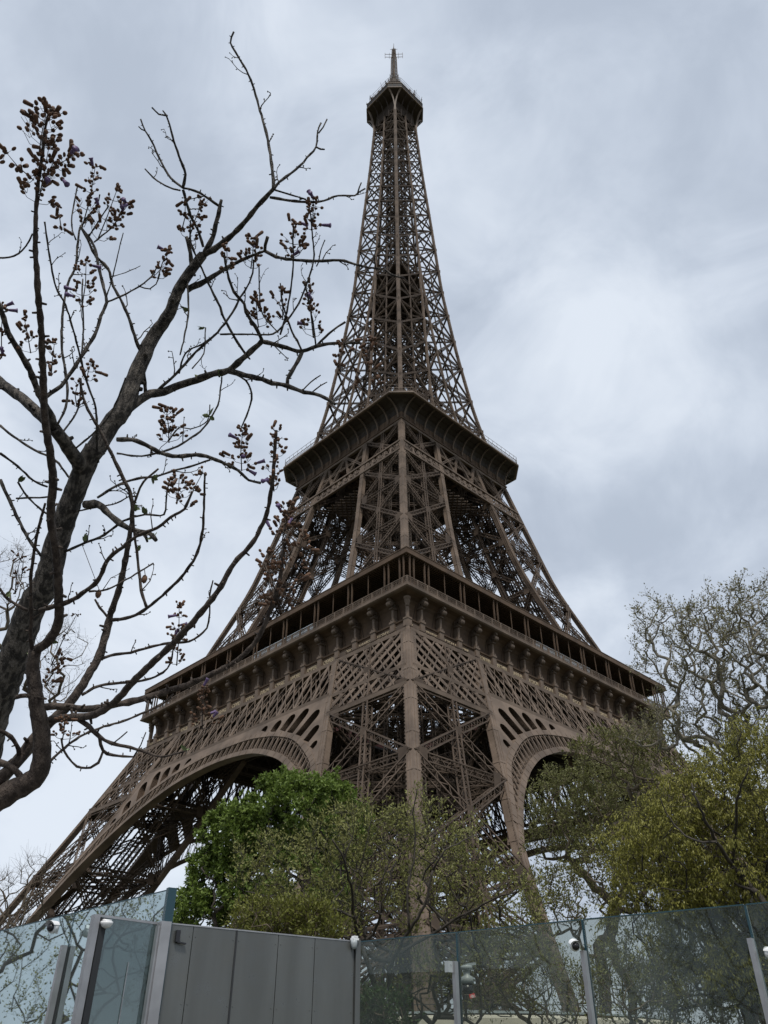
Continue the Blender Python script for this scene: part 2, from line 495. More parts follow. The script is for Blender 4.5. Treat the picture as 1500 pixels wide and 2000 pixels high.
def arch_part():
    arch = None
    b = MB()
    def rim(c, wd, dep, pr):
        rows = []
        for i in range(len(c)):
            n = norm2(c, i); a = c[i]; o = c[i] + n * wd
            rows.append([FP(a[0], a[1], -pr), FP(o[0], o[1], -pr), FP(o[0], o[1], dep), FP(a[0], a[1], dep), FP(a[0], a[1], -pr)])
        b.strip(rows)
        for e in (rows[0], rows[-1]): b.add(e[:4], [(0, 1, 2, 3)])
        for i in range(1, len(rows) - 1, 2):     # joints of the rim plates
            n = norm2(c, i)
            b.bar(FP(*c[i], -pr - .01), FP(*(c[i] + n * wd), -pr - .01), 0.05, 0.05, (0, 1, 0))
    rim(IC, 0.75, 1.4, 0.12)
    # web joining the crown of the outer rim to the chord above it
    cr_ = [p for p in OC if abs(p[0]) < 8.2]
    b.strip([[FP(p[0], z, -.02) for p in cr_] for z in (42.2,)] + [[FP(p[0], 44.0, -.02) for p in cr_]])
    b.strip([[FP(p[0], 42.2, .9) for p in cr_], [FP(p[0], 44.0, .9) for p in cr_]])
    rim([p - norm2(OC, i) * 0.7 for i, p in enumerate(OC)], 0.7, 1.1, 0.12)
    arch = b.build('decorative_arch', IRON, tower)
    # radial bars and the small ornaments between the two rims
    r = MB()
    # arc length parametrisation of the inner rim
    def resample(c, n):
        c = np.array(c); s = np.concatenate([[0], np.cumsum(np.linalg.norm(np.diff(c, axis=0), axis=1))])
        t = np.linspace(0, s[-1], n); return np.stack([np.interp(t, s, c[:, 0]), np.interp(t, s, c[:, 1])], 1)
    n = 57
    A = resample(IC, n)
    top = [p - norm2(OC, i) * .6 for i, p in enumerate(OC)]
    B = resample(top, n)
    for i in range(n):
        a, o = A[i], B[i]
        d = nrm(o - a); tn = np.array((-d[1], d[0]))
        a2 = a + d * 0.6
        for dep in (0.0, 1.0):
            r.bar(FP(*a2, dep), FP(*o, dep), 0.05 if dep else 0.16, 0.08, (0, 1, 0), caps=False)
        r.bar(FP(*a2, .1), FP(*o, .1), 0.05, .2, (0, 1, 0), caps=False)
        if i + 1 < n:
            a3, o3 = A[i + 1], B[i + 1]
            # slender pointed loop and ring
            mid = (a + o + a3 + o3) / 4; w = np.linalg.norm(a3 - a) * 0.5; up = nrm((o + o3) / 2 - (a + a3) / 2); rt = np.array((up[1], -up[0]))
            h = np.linalg.norm((o + o3) / 2 - (a + a3) / 2)
            base = (a + a3) / 2 + up * 0.8
            pts = []
            for k in range(9):
                an = math.pi * k / 8
                pts.append(base + up * (h * .45) + rt * math.cos(an) * w * .62 + up * math.sin(an) * w * .8)
            pts = [base + rt * w * .3] + pts + [base - rt * w * .3]
            for p, q in zip(pts[:-1], pts[1:]): r.bar(FP(*p, .05), FP(*q, .05), 0.07, 0.06, (0, 1, 0), caps=False)
            cc = base + up * (h * .45 + w * 1.25)
            rg = [cc + (rt * math.cos(t) + up * math.sin(t)) * w * .42 for t in np.linspace(0, 2 * math.pi, 7)]
            for p, q in zip(rg[:-1], rg[1:]): r.bar(FP(*p, .05), FP(*q, .05), 0.07, 0.06, (0, 1, 0), caps=False)
    r.build('openwork', IRON, arch)
    # spandrel plates with radial round-headed slots
    for sg in (-1, 1):
        oc2 = [p for p in oc if p[0] > 7.0 and p[1] > 32.0]
        ZT = 43.95
        outl = [(7.0, 43.35), (7.0, ZT)] + [(hi(ZT) + 0.1, ZT)] + [(hi(z) + 0.05, z) for z in (42, 40, 38, 36, 34, 32.6)] + [tuple(p - norm2(oc2, i) * 0.3) for i, p in enumerate(oc2)][::-1]
        holes = []
        for (tx, tz), (bx, bz), w in (((10.1, 43.35), (9.75, 42.55), .8), ((13.3, 43.3), (12.55, 41.6), .9), ((16.3, 43.35), (15.2, 41.0), .95), ((19.3, 43.3), (17.4, 39.95), .95),
                                     ((22.35, 42.1), (19.9, 38.7), .95), ((24.0, 39.2), (22.5, 37.0), .85), ((25.35, 36.5), (24.75, 35.6), .6)):
            t_ = np.array((tx, tz)); b0 = np.array((bx, bz)); d = nrm(t_ - b0); rt = np.array((d[1], -d[0]))
            tc_ = t_ - d * w
            hl = [b0 - rt * w, b0 + rt * w] if np.linalg.norm(t_ - b0) > w * 1.1 else [b0 - rt * w, b0 + rt * w]
            if (tc_ - b0) @ d < 0.05: tc_ = b0 + d * .05
            for q in range(9):
                an = math.pi * q / 8
                hl.append(tc_ + rt * w * math.cos(an) + d * w * math.sin(an))
            holes.append([tuple(p) for p in hl])
        pl = lambda x, z, t: FP(x * sg, z, 0.5 + t)
        if sg > 0:
            outl_, holes_ = outl, holes
        plate2d('spandrel', [outl] + holes, 1.0, IRON, pl, arch)
        bb = MB()
        for hl in holes:
            hl = [np.array(p) for p in hl]
            q = [FP(p[0] * sg, p[1], 0.06) for p in hl]; q2 = [FP(p[0] * sg, p[1], 1.6) for p in hl]
            bb.strip([q + [q[0]], q2 + [q2[0]]])
        bb.build('slot_lining', IRON_PLATE, arch)
    for k in (1, 2, 3): turned(arch, k)
arch_part()

# ---- trellis girder under the first floor
def girder1():
    b = MB()
    Z0, Z1, ZL = 43.95, 50.6, 40.4
    def chord(x0, x1, z, h, pr=0.1, dep=0.9):
        n = 16
        for i in range(n):
            xa, xb = x0 + (x1 - x0) * i / n, x0 + (x1 - x0) * (i + 1) / n
            b.bar(FP(xa, z, dep / 2 - pr), FP(xb, z, dep / 2 - pr), dep, h, caps=(i in (0, n - 1)))
    X1 = ho(Z1) - .5
    chord(-hi(Z0) - .2, hi(Z0) + .2, Z0 + .25, 0.5)
    chord(-X1, X1, Z1 + 0.2, 0.55)
    for s in (-1, 1):
        b.bar(FP(s * (hi(ZL) + .6), ZL, .25), FP(s * (ho(ZL) - .6), ZL, .25), 0.7, 0.5)
        b.bar(FP(s * (hi(Z0) + .6), Z0 - .2, .05), FP(s * (ho(Z0) - .6), Z0 - .2, .05), 0.25, 0.45)
        # inner arris plate
        for za, zb in ((ZL, Z0), (Z0, Z1)):
            b.bar(FP(s * (hi(za) + .5), za, .02), FP(s * (hi(zb) + .5), zb, .02), 1.15, 0.14, (0, 1, 0))
            b.bar(FP(s * (ho(za) - 1.2), za, .06), FP(s * (ho(zb) - 1.2), zb, .06), .5, 0.1, (0, 1, 0))
    # centre span: posts at every console, crossed diagonals over two bays, two skins
    sp = 3.87
    xs = [k * sp for k in range(-4, 5)]
    span = [x for x in xs if abs(x) < hi(Z1) - 0.3]
    for dep in (0.0, 0.9):
        wv = 0.5 if dep == 0 else .3
        for x in [k * sp for k in range(-5, 6)]:
            zt, zb = Z1, Z0 + .3
            if abs(x) < hi(Z1) - .6:
                b.bar(FP(x, zb, dep), FP(x, zt, dep), wv, 0.1, (0, 1, 0), caps=False)
        h = (Z1 - Z0 - .3)
        lim = hi(Z1) + 1.5
        for k in range(-14, 15):
            x0 = k * sp * 0.5
            for sgn in (1, -1):
                xa, xb = x0, x0 + sgn * sp * 1.0
                lo = -hi(47) + .2; hi_ = hi(47) - .2
                za, zb = Z0 + .3, Z1
                # clip to the bay
                pts = [(xa, za), (xb, zb)]
                def cl(t): return (xa + (xb - xa) * t, za + (zb - za) * t)
                ts = np.linspace(0, 1, 21); ok = [t for t in ts if lo < cl(t)[0] < hi_]
                if len(ok) < 4 or (dep > .5 and k % 2): continue
                b.bar(FP(*cl(ok[0]), dep + .06 * sgn), FP(*cl(ok[-1]), dep + .06 * sgn), 0.2 if k % 2 == 0 else .13, 0.06, (0, 1, 0), caps=False)
    # over the legs: close trellis, wide flat bars one way, slim the other
    for s in (-1, 1):
        for dep in (0.05, 0.95):
            for k in range(-4, 14):
                xi = hi(45) + 0.6; xo = ho(45) - 0.9
                for sgn in (1, -1):
                    wide = (sgn == 1)
                    step = 2.35 if wide else 1.8
                    x0 = xi - 9 + k * step * (1 if True else 1)
                    if sgn == -1: x0 = xi + k * step
                    xa, xb = x0, x0 + sgn * 9.0
                    za, zb = ZL, Z1
                    def cl(t): return (xa + (xb - xa) * t, za + (zb - za) * t)
                    ts = np.linspace(0, 1, 41)
                    ok = [t for t in ts if hi(cl(t)[1]) + .4 < cl(t)[0] < ho(cl(t)[1]) - .8]
                    if len(ok) < 4 or (dep > .5 and wide): continue
                    p, q = cl(ok[0]), cl(ok[-1])
                    b.bar(FP(s * p[0], p[1], dep + (.08 if wide else 0)), FP(s * q[0], q[1], dep + (.08 if wide else 0)), 0.5 if wide else 0.18, 0.06, (0, 1, 0), caps=False)
    # inner face of the girder and the lattice behind it
    main = b; b = MB()
    for z, h in ((44.2, .5), (50.6, .6)):
        b.bar(FP(-30, z, 4.0), FP(30, z, 4.0), .5, h)
    for x in [k * sp for k in range(-8, 9)]:
        b.lattice(FP(x, 44.3, .9), (x, -ho(44.3) + 5.2, 50.4), .35, .35, pitch=.8, cw=.08, lw=.06)
        b.bar(FP(x, 44.2, 4.0), FP(x, 50.5, 4.0), .3, .3)
        for sgn in (1, -1):
            b.lattice(FP(x, 44.2, 4.0), FP(x + sgn * sp, 50.5, 4.0), .3, .3, (0, 1, 0), pitch=.8, cw=.08, lw=.06)
        b.lattice(FP(x, 50.3, .9), FP(x, 50.3, 4.0), .4, .4, pitch=.7, cw=.08, lw=.06)
        b.lattice(FP(x, 44.2, .9), FP(x, 44.2, 4.0), .4, .4, pitch=.7, cw=.08, lw=.06)
    o = main.build('trellis_girder', IRON, tower)
    b.build('inner_truss', IRON_SHADED, o)  # shade behind the trellis painted in by the darker copy
    for k in (1, 2, 3): turned(o, k)
girder1()

# ---- frieze with consoles and the names
LEFT = ['SEGUIN', 'LALANDE', 'TRESCA', 'PONCELET', 'BRESSE', 'LAGRANGE', 'BELANGER', 'CUVIER', 'LAPLACE', 'DULONG', 'CHASLES', 'LAVOISIER', 'AMPERE', 'CHEVREUL', 'FLACHAT', 'NAVIER', 'LEGENDRE', 'CHAPTAL']
RIGHT = ['JAMIN', 'GAY-LUSSAC', 'FIZEAU', 'SCHNEIDER', 'LE CHATELIER', 'BERTHIER', 'BARRAL', 'DE DION', 'GOUIN', 'JOUSSELIN', 'BROCA', 'BECQUEREL', 'CORIOLIS', 'CAIL', 'TRIGER', 'GIFFARD', 'PERRIER', 'STURM']
def text_mesh(name, txt, size, ext, m, maxw=None):
    cu = D.curves.new(name, 'FONT'); cu.body = txt; cu.size = size; cu.extrude = ext; cu.align_x = 'CENTER'; cu.align_y = 'CENTER'
    cu.offset = size * 0.012; cu.resolution_u = 3
    o = D.objects.new(name, cu); COL.objects.link(o)
    dg = bpy.context.evaluated_depsgraph_get()
    me = D.meshes.new_from_object(o.evaluated_get(dg))
    D.objects.remove(o); D.curves.remove(cu)
    if maxw:
        xs = [v.co.x for v in me.vertices]; w = max(xs) - min(xs)
        if w > maxw:
            for v in me.vertices: v.co.x *= maxw / w
    me.materials.clear(); me.materials.append(m); me.name = name
    return me

HF = 33.55     # wall plane of the name panels
def frieze():
    b = MB()
    prof = [(33.75, 50.75), (33.95, 50.95), (33.95, 51.5), (33.7, 51.6), (33.7, 51.75), (33.62, 51.8), (33.62, 53.25), (33.8, 53.3), (33.85, 53.5), (33.6, 53.6), (33.1, 53.7),
            (32.95, 54.2), (32.95, 55.6), (33.1, 56.3), (33.45, 56.8), (34.0, 57.1), (34.7, 57.25)]
    rows = [[(s * h, -h, z) for s in (-1, 1)] for h, z in prof]
    b.strip(rows)
    f = b.build('name_frieze', IRON_PLATE, tower)
    # pilaster + console
    def console():
        c = MB()
        c.box(-.42, .42, -34.0, -33.3, 51.6, 53.55)
        c.box(-.5, .5, -34.1, -33.2, 53.45, 53.75)
        c.box(-.36, .36, -34.0, -33.1, 53.75, 54.1)
        c.tube([(0, -33.75, 54.05), (0, -33.75, 54.2), (0, -33.8, 55.6), (0, -33.85, 55.75)], [.33, .22, .2, .3], 10)
        c.bar((0, -33.4, 54.1), (0, -33.4, 56.6), .34, .6, (0, 1, 0))
        c.box(-.32, .32, -34.2, -33.2, 55.7, 55.95)
        # scroll
        c.tube([(-.42, -34.45, 56.35), (-.3, -34.45, 56.35), (.3, -34.45, 56.35), (.42, -34.45, 56.35)], [.3, .44, .44, .3], 16)
        c.tube([(-.5, -34.45, 56.35), (.5, -34.45, 56.35)], .16, 10)
        c.bar((0, -33.3, 56.6), (0, -34.8, 57.1), .45, .5, (0, 0, 1))
        return c.mesh('console_column', IRON)
    cm = console()
    for k in range(-8, 9):
        o = obj('console_column', cm, f); o.location = (k * 3.87, 0, 0)
    # thin arch mouldings of each bay
    a = MB()
    for k in range(18):
        x0 = -34.83 + 3.87 * k
        for s in (-1, 1):
            pts = []
            for t in np.linspace(0, 1, 7):
                xx = x0 + 1.935 + s * (0.9 + .55 * math.sin(t * math.pi / 2)); zz = 53.8 + t * 2.8
                hh = np.interp(zz, [53.7, 54.2, 55.6, 56.3, 56.8], [33.1, 32.95, 32.95, 33.1, 33.45])
                if abs(xx) < 33: pts.append((xx, -hh - .02, zz))
            for p, q in zip(pts[:-1], pts[1:]): a.bar(p, q, .06, .06, caps=False)
    a.build('bay_moulding', IRON_SHADED, f)
    fr2 = [f] + [turned(f, k) for k in (1, 2, 3)]
    # the corner consoles
    for k in range(4):
        c = MB()
        h = 33.3
        c.box(-h - .55, -h + .3, -h - .55, -h + .3, 51.65, 53.45)
        c.box(-h - .62, -h + .3, -h - .62, -h + .3, 53.4, 53.65)
        c.tube([(-h - .28, -h - .28, 53.6), (-h - .3, -h - .3, 55.3)], [.27, .25], 10)
        c.lathe([(.26, 0), (.34, .15), (.27, .25), (.33, .5), (.45, .8), (.36, .95), (.5, 1.2), (.52, 1.4)], (-h - .38, -h - .38, 55.3), 10)
        c.bar((-h - .1, -h - .1, 53.6), (-h - .1, -h - .1, 57), .3, .3, (1, 0, 0))
        o = c.build('corner_console', IRON, tower); o.rotation_euler = (0, 0, k * math.pi / 2)
    # names: the side facing -y reads left to right towards +x; the side facing -x reads towards -y
    for side, names in (('R', RIGHT), ('L', LEFT)):
        par = fr2[0] if side == 'R' else fr2[3]
        for k, nm in enumerate(names):
            end_ = k in (0, 17)
            me = text_mesh('lettering', nm, 0.9, 0.03, GOLD, 1.8 if end_ else 2.6)
            o = obj('lettering', me, par)
            s = -34.83 + 3.87 * (k + .5) + (.75 if k == 0 else (-.75 if k == 17 else 0))
            o.rotation_euler = (R_(90), 0, 0); o.location = (s, -33.66, 52.52)
frieze()

# ---- first floor: slab, under-beams, gallery, railing, canopy, pavilions
def first_floor():
    b = MB()
    HB = 35.35
    for (x0, x1, y0, y1) in ((-HB + .25, HB - .25, -HB + .25, -15), (-HB + .25, HB - .25, 15, HB - .25), (-HB + .25, -15, -15, 15), (15, HB - .25, -15, 15)):
        b.box(x0, x1, y0, y1, 57.3, 57.75)
    fl = b.build('first_floor_deck', FLOORM, tower)
    u = MB()
    for y in np.arange(-30, -14, 3.2):
        u.lattice((-31, y, 55.6), (31, y, 55.6), 1.0, 2.6, pitch=2.6, cw=.22, lw=.16)
    for x in np.arange(-29, 30, 3.87):
        u.lattice((x, -31.5, 56.0), (x, -15, 56.0), .6, 1.8, pitch=1.9, cw=.18, lw=.12)
    for x in np.arange(-29, 30, 1.93):
        u.bar((x, -32.5, 57.0), (x, -15, 57.0), .2, .4)
    # inner ring girder between the legs
    for dz in (46.5, 50.5, 56.8):
        u.bar((-16, -16.5, dz), (16, -16.5, dz), .6, .6)
    for x in np.arange(-16, 15.9, 3.2):
        u.lattice((x, -16.5, 46.5), (x + 3.2, -16.5, 56.8), .5, .5, (0, 1, 0), pitch=.9); u.lattice((x + 3.2, -16.5, 46.5), (x, -16.5, 56.8), .5, .5, (0, 1, 0), pitch=.9)
    # deep cross girders between the legs, seen dark under the arch
    for y in (-30.5, -26, -21.5):
        u.lattice((-20, y, 51.5), (20, y, 51.5), 1.2, 4.5, pitch=2.8, cw=.3, lw=.2)
    o = u.build('under_beam', IRON_SHADED, fl)
    for k in (1, 2, 3): turned(o, k)
    # solid ceiling between the beams
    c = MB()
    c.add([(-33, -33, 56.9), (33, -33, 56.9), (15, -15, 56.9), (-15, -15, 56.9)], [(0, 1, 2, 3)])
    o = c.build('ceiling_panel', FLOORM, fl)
    for k in (1, 2, 3): turned(o, k)
    e = MB()
    rows = [[(s * h, -h, z) for s in (-1, 1)] for h, z in ((34.7, 57.25), (35.15, 57.3), (35.35, 57.45), (35.35, 57.62), (35.2, 57.7), (35.2, 57.95), (35.05, 58.0))]
    e.strip(rows)
    ed = e.build('deck_cornice', IRON, fl)
    for k in (1, 2, 3): turned(ed, k)
    # railing
    r = MB()
    h = 35.05
    r.bar((-h, -h, 59.05), (h, -h, 59.05), .14, .12); r.bar((-h, -h, 58.12), (h, -h, 58.12), .1, .12); r.bar((-h, -h, 58.8), (h, -h, 58.8), .06, .07); r.bar((-h, -h, 58.35), (h, -h, 58.35), .06, .07)
    n = int(2 * h / .29)
    for i in range(n + 1):
        x = -h + 2 * h * i / n
        r.bar((x, -h, 58.0), (x, -h, 59.0), .07 if i % 7 else .2, .06 if i % 7 else .16, (0, 1, 0), caps=False)
    ro = r.build('gallery_railing', IRON, tower)
    for k in (1, 2, 3): turned(ro, k)
    # canopy
    m = MB()
    H2, HI2 = 35.3, 27.6
    m.add([(-H2, -H2, 62.75), (H2, -H2, 62.75), (HI2, -HI2, 62.75), (-HI2, -HI2, 62.75)], [(3, 2, 1, 0)])
    m.add([(-H2, -H2, 63.6), (H2, -H2, 63.6), (HI2, -HI2, 64.0), (-HI2, -HI2, 64.0)], [(0, 1, 2, 3)])
    m.add([(-HI2, -HI2, 62.75), (HI2, -HI2, 62.75), (HI2, -HI2, 64.0), (-HI2, -HI2, 64.0)], [(3, 2, 1, 0)])
    ca = m.build('gallery_canopy', IRON_SHADED, tower)
    m = MB()
    m.strip([[(s * h_, -h_, z_) for s in (-1, 1)] for h_, z_ in ((35.1, 62.65), (35.36, 62.7), (35.36, 63.45), (35.42, 63.5), (35.42, 63.62), (35.1, 63.64))])
    m.build('fascia', IRON_PLATE, ca)
    m = MB()
    x = -35.0
    while x < 35.01:
        yi = -max(HI2 + .2, abs(x)) if abs(x) > HI2 else -HI2 - .2
        if yi > -35.0:
            m.bar((x, -35.15, 62.6), (x, yi, 62.6), .12, .26, caps=False)
        x += .46
    m.build('louvre', IRON_PLATE, ca)
    pm = MB(); pm.bar((0, -35.0, 58.0), (0, -35.0, 62.7), .15, .22, (0, 1, 0)); pmm = pm.mesh('post', IRON_PLATE)
    ps = MB(); ps.bar((0, -34.95, 58.0), (0, -34.95, 62.7), .09, .12, (0, 1, 0)); psm = ps.mesh('post', IRON_PLATE)
    pi = MB(); pi.bar((0, -31.2, 57.7), (0, -31.2, 62.7), .3, .3, (0, 1, 0)); pim = pi.mesh('post', IRON_SHADED)
    for k in range(-4, 5):
        for d in (-.42, .42):
            o = obj('post', pmm, ca); o.location = (k * 7.74 + d, 0, 0)
        o = obj('post', pim, ca); o.location = (k * 7.74 - .6, 0, 0)
    for k in range(-5, 5):
        if abs(k * 7.74 + 3.87) < 34.5:
            o = obj('post', psm, ca); o.location = (k * 7.74 + 3.87, 0, 0)
    for x in (-34.4, 34.4, -33.6, 33.6):
        o = obj('post', pmm, ca); o.location = (x, 0, 0)
    for k in (1, 2, 3): turned(ca, k)
    # glazed pavilions standing on the deck between the legs
    q = MB()
    q.add([(-14, -30.2, 57.76), (14, -30.2, 57.76), (14, -28.6, 62.6), (-14, -28.6, 62.6)], [(0, 1, 2, 3)])
    q.box(-14, 14, -28.5, -20, 57.76, 62.5)
    p0 = q.build('glazed_pavilion', mat('pavilion_wall', (0.16, 0.05, 0.035), 0.5), tower)
    gq = MB(); gq.bar((-3, -32.9, 59.35), (12.5, -32.9, 59.35), .08, 2.9, (0, -.25, 1)); gq.bar((-2.9, -32.0, 60.9), (12.4, -32.0, 60.9), 1.9, .06)
    gq.build('window_glass', mat('pane_sky_sheen', (0.62, 0.72, 0.78), 0.08, spec=1.0), p0)  # pale blue base colour paints in the sky's reflection
    gm = MB()
    for x in np.arange(-3, 12.6, 1.93): gm.bar((x, -33.2, 57.9), (x, -32.7, 60.9), .14, .14, (0, 1, 0))
    gm.bar((-3, -32.9, 60.85), (12.5, -32.9, 60.85), .25, .2)
    gm.build('window_bar', IRON_SHADED, p0)
    for k in (1, 2, 3): turned(p0, k)
first_floor()

# ---- girder below the second floor
def girder2():
    b = MB()
    ZT, ZB = 104.2, 101.4
    for z, h in ((ZT, .35), (ZB, .4)):
        b.bar(FP(-ho(z) + .5, z, .05), FP(ho(z) - .5, z, .05), .5, h)
    for x in np.arange(-17.2, 17.3, 1.72):
        b.bar(FP(x, ZB, .1), FP(x, ZT, .1), .5, .07, (0, 1, 0), caps=False)
        b.bar(FP(x - .8, (ZT + ZB) / 2, .06), FP(x + .8, (ZT + ZB) / 2, .06), .1, .3, caps=True) if abs(x) < 15 else None
        for dep in (0.05, .5):
            for sgn in (1, -1):
                if abs(x + sgn * .86) < 17:
                    b.bar(FP(x, ZB, dep), FP(x + sgn * 1.72, ZT, dep), .11, .05, (0, 1, 0), caps=False)
    # trusses above it, up to the platform
    xs = [-hi(104), -2.7, 2.7, hi(104)]
    b.bar(FP(-16.3, 111.4, .3), FP(16.3, 111.4, .3), .6, .5)
    for x0, z0, x1, z1 in ((-7.2, 104.3, 0, 111.2), (7.2, 104.3, 0, 111.2), (-5.6, 111.2, -2.6, 104.3), (5.6, 111.2, 2.6, 104.3), (-2.6, 104.3, 0, 111.2), (2.6, 104.3, 0, 111.2)):
        b.lattice(FP(x0, z0, .3), FP(x1, z1, .3), .5, .5, (0, 1, 0), pitch=.6)
    b.lattice(FP(-7, 107.6, .3), FP(7, 107.6, .3), .4, .5, pitch=.6)
    # underside lattice floor
    for y in np.arange(-15.5, 0.1, 3.1):
        b.lattice((-15, y, 110.6), (15, y, 110.6), .6, 1.2, pitch=1.3, cw=.14, lw=.1)
    for k_ in range(-6, 7):
        b.bar((k_ * 1.4 - 3, -15.5, 102.3), (k_ * 1.4 + 3, -9.5, 102.3), .16, .3, caps=False)
        b.bar((k_ * 1.4 + 3, -15.5, 102.3), (k_ * 1.4 - 3, -9.5, 102.3), .16, .3, caps=False)
    b.lattice((-8, -9.0, 102.8), (8, -9.0, 102.8), .5, 2.8, pitch=1.6)
    o = b.build('platform_girder', IRON, tower)
    for k in (1, 2, 3): turned(o, k)
    # middle ring between the legs, lower down
    c = MB()
    for z in (80.3, 91.9):
        y = -hi(z) - .4
        c.lattice((-hi(z), y, z), (hi(z), y, z), .7, 1.8, pitch=1.4)
    c.lattice((-hi(91.9), -ho(91.9) + 9, 92), (hi(91.9), -ho(91.9) + 9, 92), .7, 1.2, pitch=1.2)
    o = c.build('cross_girder', IRON_SHADED, tower)
    for k in (1, 2, 3): turned(o, k)
girder2()

# ---- second floor
def second_floor():
    H, cc = 20.77, 3.55
    def oct_(h, c): return [(-h, -h + c), (-h + c, -h), (h - c, -h), (h, -h + c), (h, h - c), (h - c, h), (-h + c, h), (-h, h - c)]
    def ring(b, prof, caps=()):
        n = 8; vs = []
        for h, c, z in prof: vs += [(x, y, z) for x, y in oct_(h, c)]
        fs = [(i * n + k, i * n + (k + 1) % n, (i + 1) * n + (k + 1) % n, (i + 1) * n + k) for i in range(len(prof) - 1) for k in range(n)]
        b.add(vs, fs)
    b = MB()
    ring(b, [(16.75, .05, 111.7), (17.05, .05, 111.8), (17.05, .05, 112.1), (16.9, .08, 112.15), (16.9, .08, 113.6)])
    b.add([(x, y, 116.4) for x, y in oct_(20.5, 3.5)], [tuple(range(8))])
    b.add([(x, y, 111.75) for x, y in oct_(16.7, .05)], [tuple(range(7, -1, -1))])
    f = b.build('second_floor_deck', IRON_PLATE, tower)
    b = MB()
    ring(b, [(16.9, .08, 113.6), (17.2, .5, 114.6), (17.9, 1.2, 115.35), (19.0, 2.3, 115.8), (20.4, 3.3, 116.0)])
    b.build('cove', FLOORM, f)
    b = MB()
    ring(b, [(20.3, 3.45, 115.98), (20.6, 3.5, 115.95), (20.77, 3.55, 116.05), (20.77, 3.55, 116.4), (20.65, 3.5, 116.45), (20.65, 3.5, 116.6), (20.3, 3.4, 116.62)])
    b.build('deck_cornice', IRON, f)
    # seams of the panelled wall
    s = MB()
    for k in range(4):
        cs, sn = [(1, 0), (0, 1), (-1, 0), (0, -1)][k]
        def rt(x, y, z): return (x * cs - y * sn, x * sn + y * cs, z)
        for x in np.arange(-16, 16.1, 1.48):
            s.bar(rt(x, -16.93, 112.15), rt(x, -16.93, 113.6), .05, .05, caps=False)
            s.bar(rt(x, -16.95, 113.55), rt(x * 1.05, -17.95, 115.3), .05, .05, caps=False)
        for y_, z_ in ((-17.95, 115.28), (-19.05, 115.7)):
            s.bar(rt(-18, y_, z_), rt(18, y_, z_), .1, .12)
    s.build('seam', IRON_SHADED, f)
    # curved brackets
    def bracket():
        c = MB(); pts = []
        for t in np.linspace(0, 1, 9):
            a = t * math.pi / 2
            pts.append((0, -17.12 - 3.25 * (1 - math.cos(a)), 112.2 + 3.65 * math.sin(a)))
        for p, q in zip(pts[:-1], pts[1:]): c.bar(p, q, .22, .34, (0, 1, 0.3), caps=False)
        return c.mesh('bracket', IRON)
    bm = bracket()
    for k in range(4):
        for i in range(12):
            x = -16.2 + 32.4 * i / 11
            o = obj('bracket', bm, f); a = k * math.pi / 2
            o.location = (x * math.cos(a), x * math.sin(a), 0); o.rotation_euler = (0, 0, a)
    # railing and mesh
    r = MB()
    pts = oct_(20.5, 3.5)
    for i in range(8):
        p, q = np.array((*pts[i], 0.0)), np.array((*pts[(i + 1) % 8], 0.0))
        for z, w in ((117.6, .1), (117.1, .05), (118.6, .06)):
            r.bar(p + (0, 0, z), q + (0, 0, z), w, w)
        n = int(np.linalg.norm(q - p) / .5)
        for k in range(n):
            c = p + (q - p) * k / n
            r.bar(c + (0, 0, 116.5), c + (0, 0, 117.6 if k % 3 else 118.6), .05, .05, (1, 0, 0), caps=False)
    r.build('platform_railing', IRON, f)
    # structures standing on the platform round the shaft
    c = MB()
    ring(c, [(13.6, 2, 116.5), (13.6, 2, 119.3), (14.0, 2, 119.4), (14.0, 2, 119.7)])
    c.add([(x, y, 119.7) for x, y in oct_(14.0, 2)], [tuple(range(8))])
    c.build('upper_gallery', IRON_SHADED, f)
second_floor()

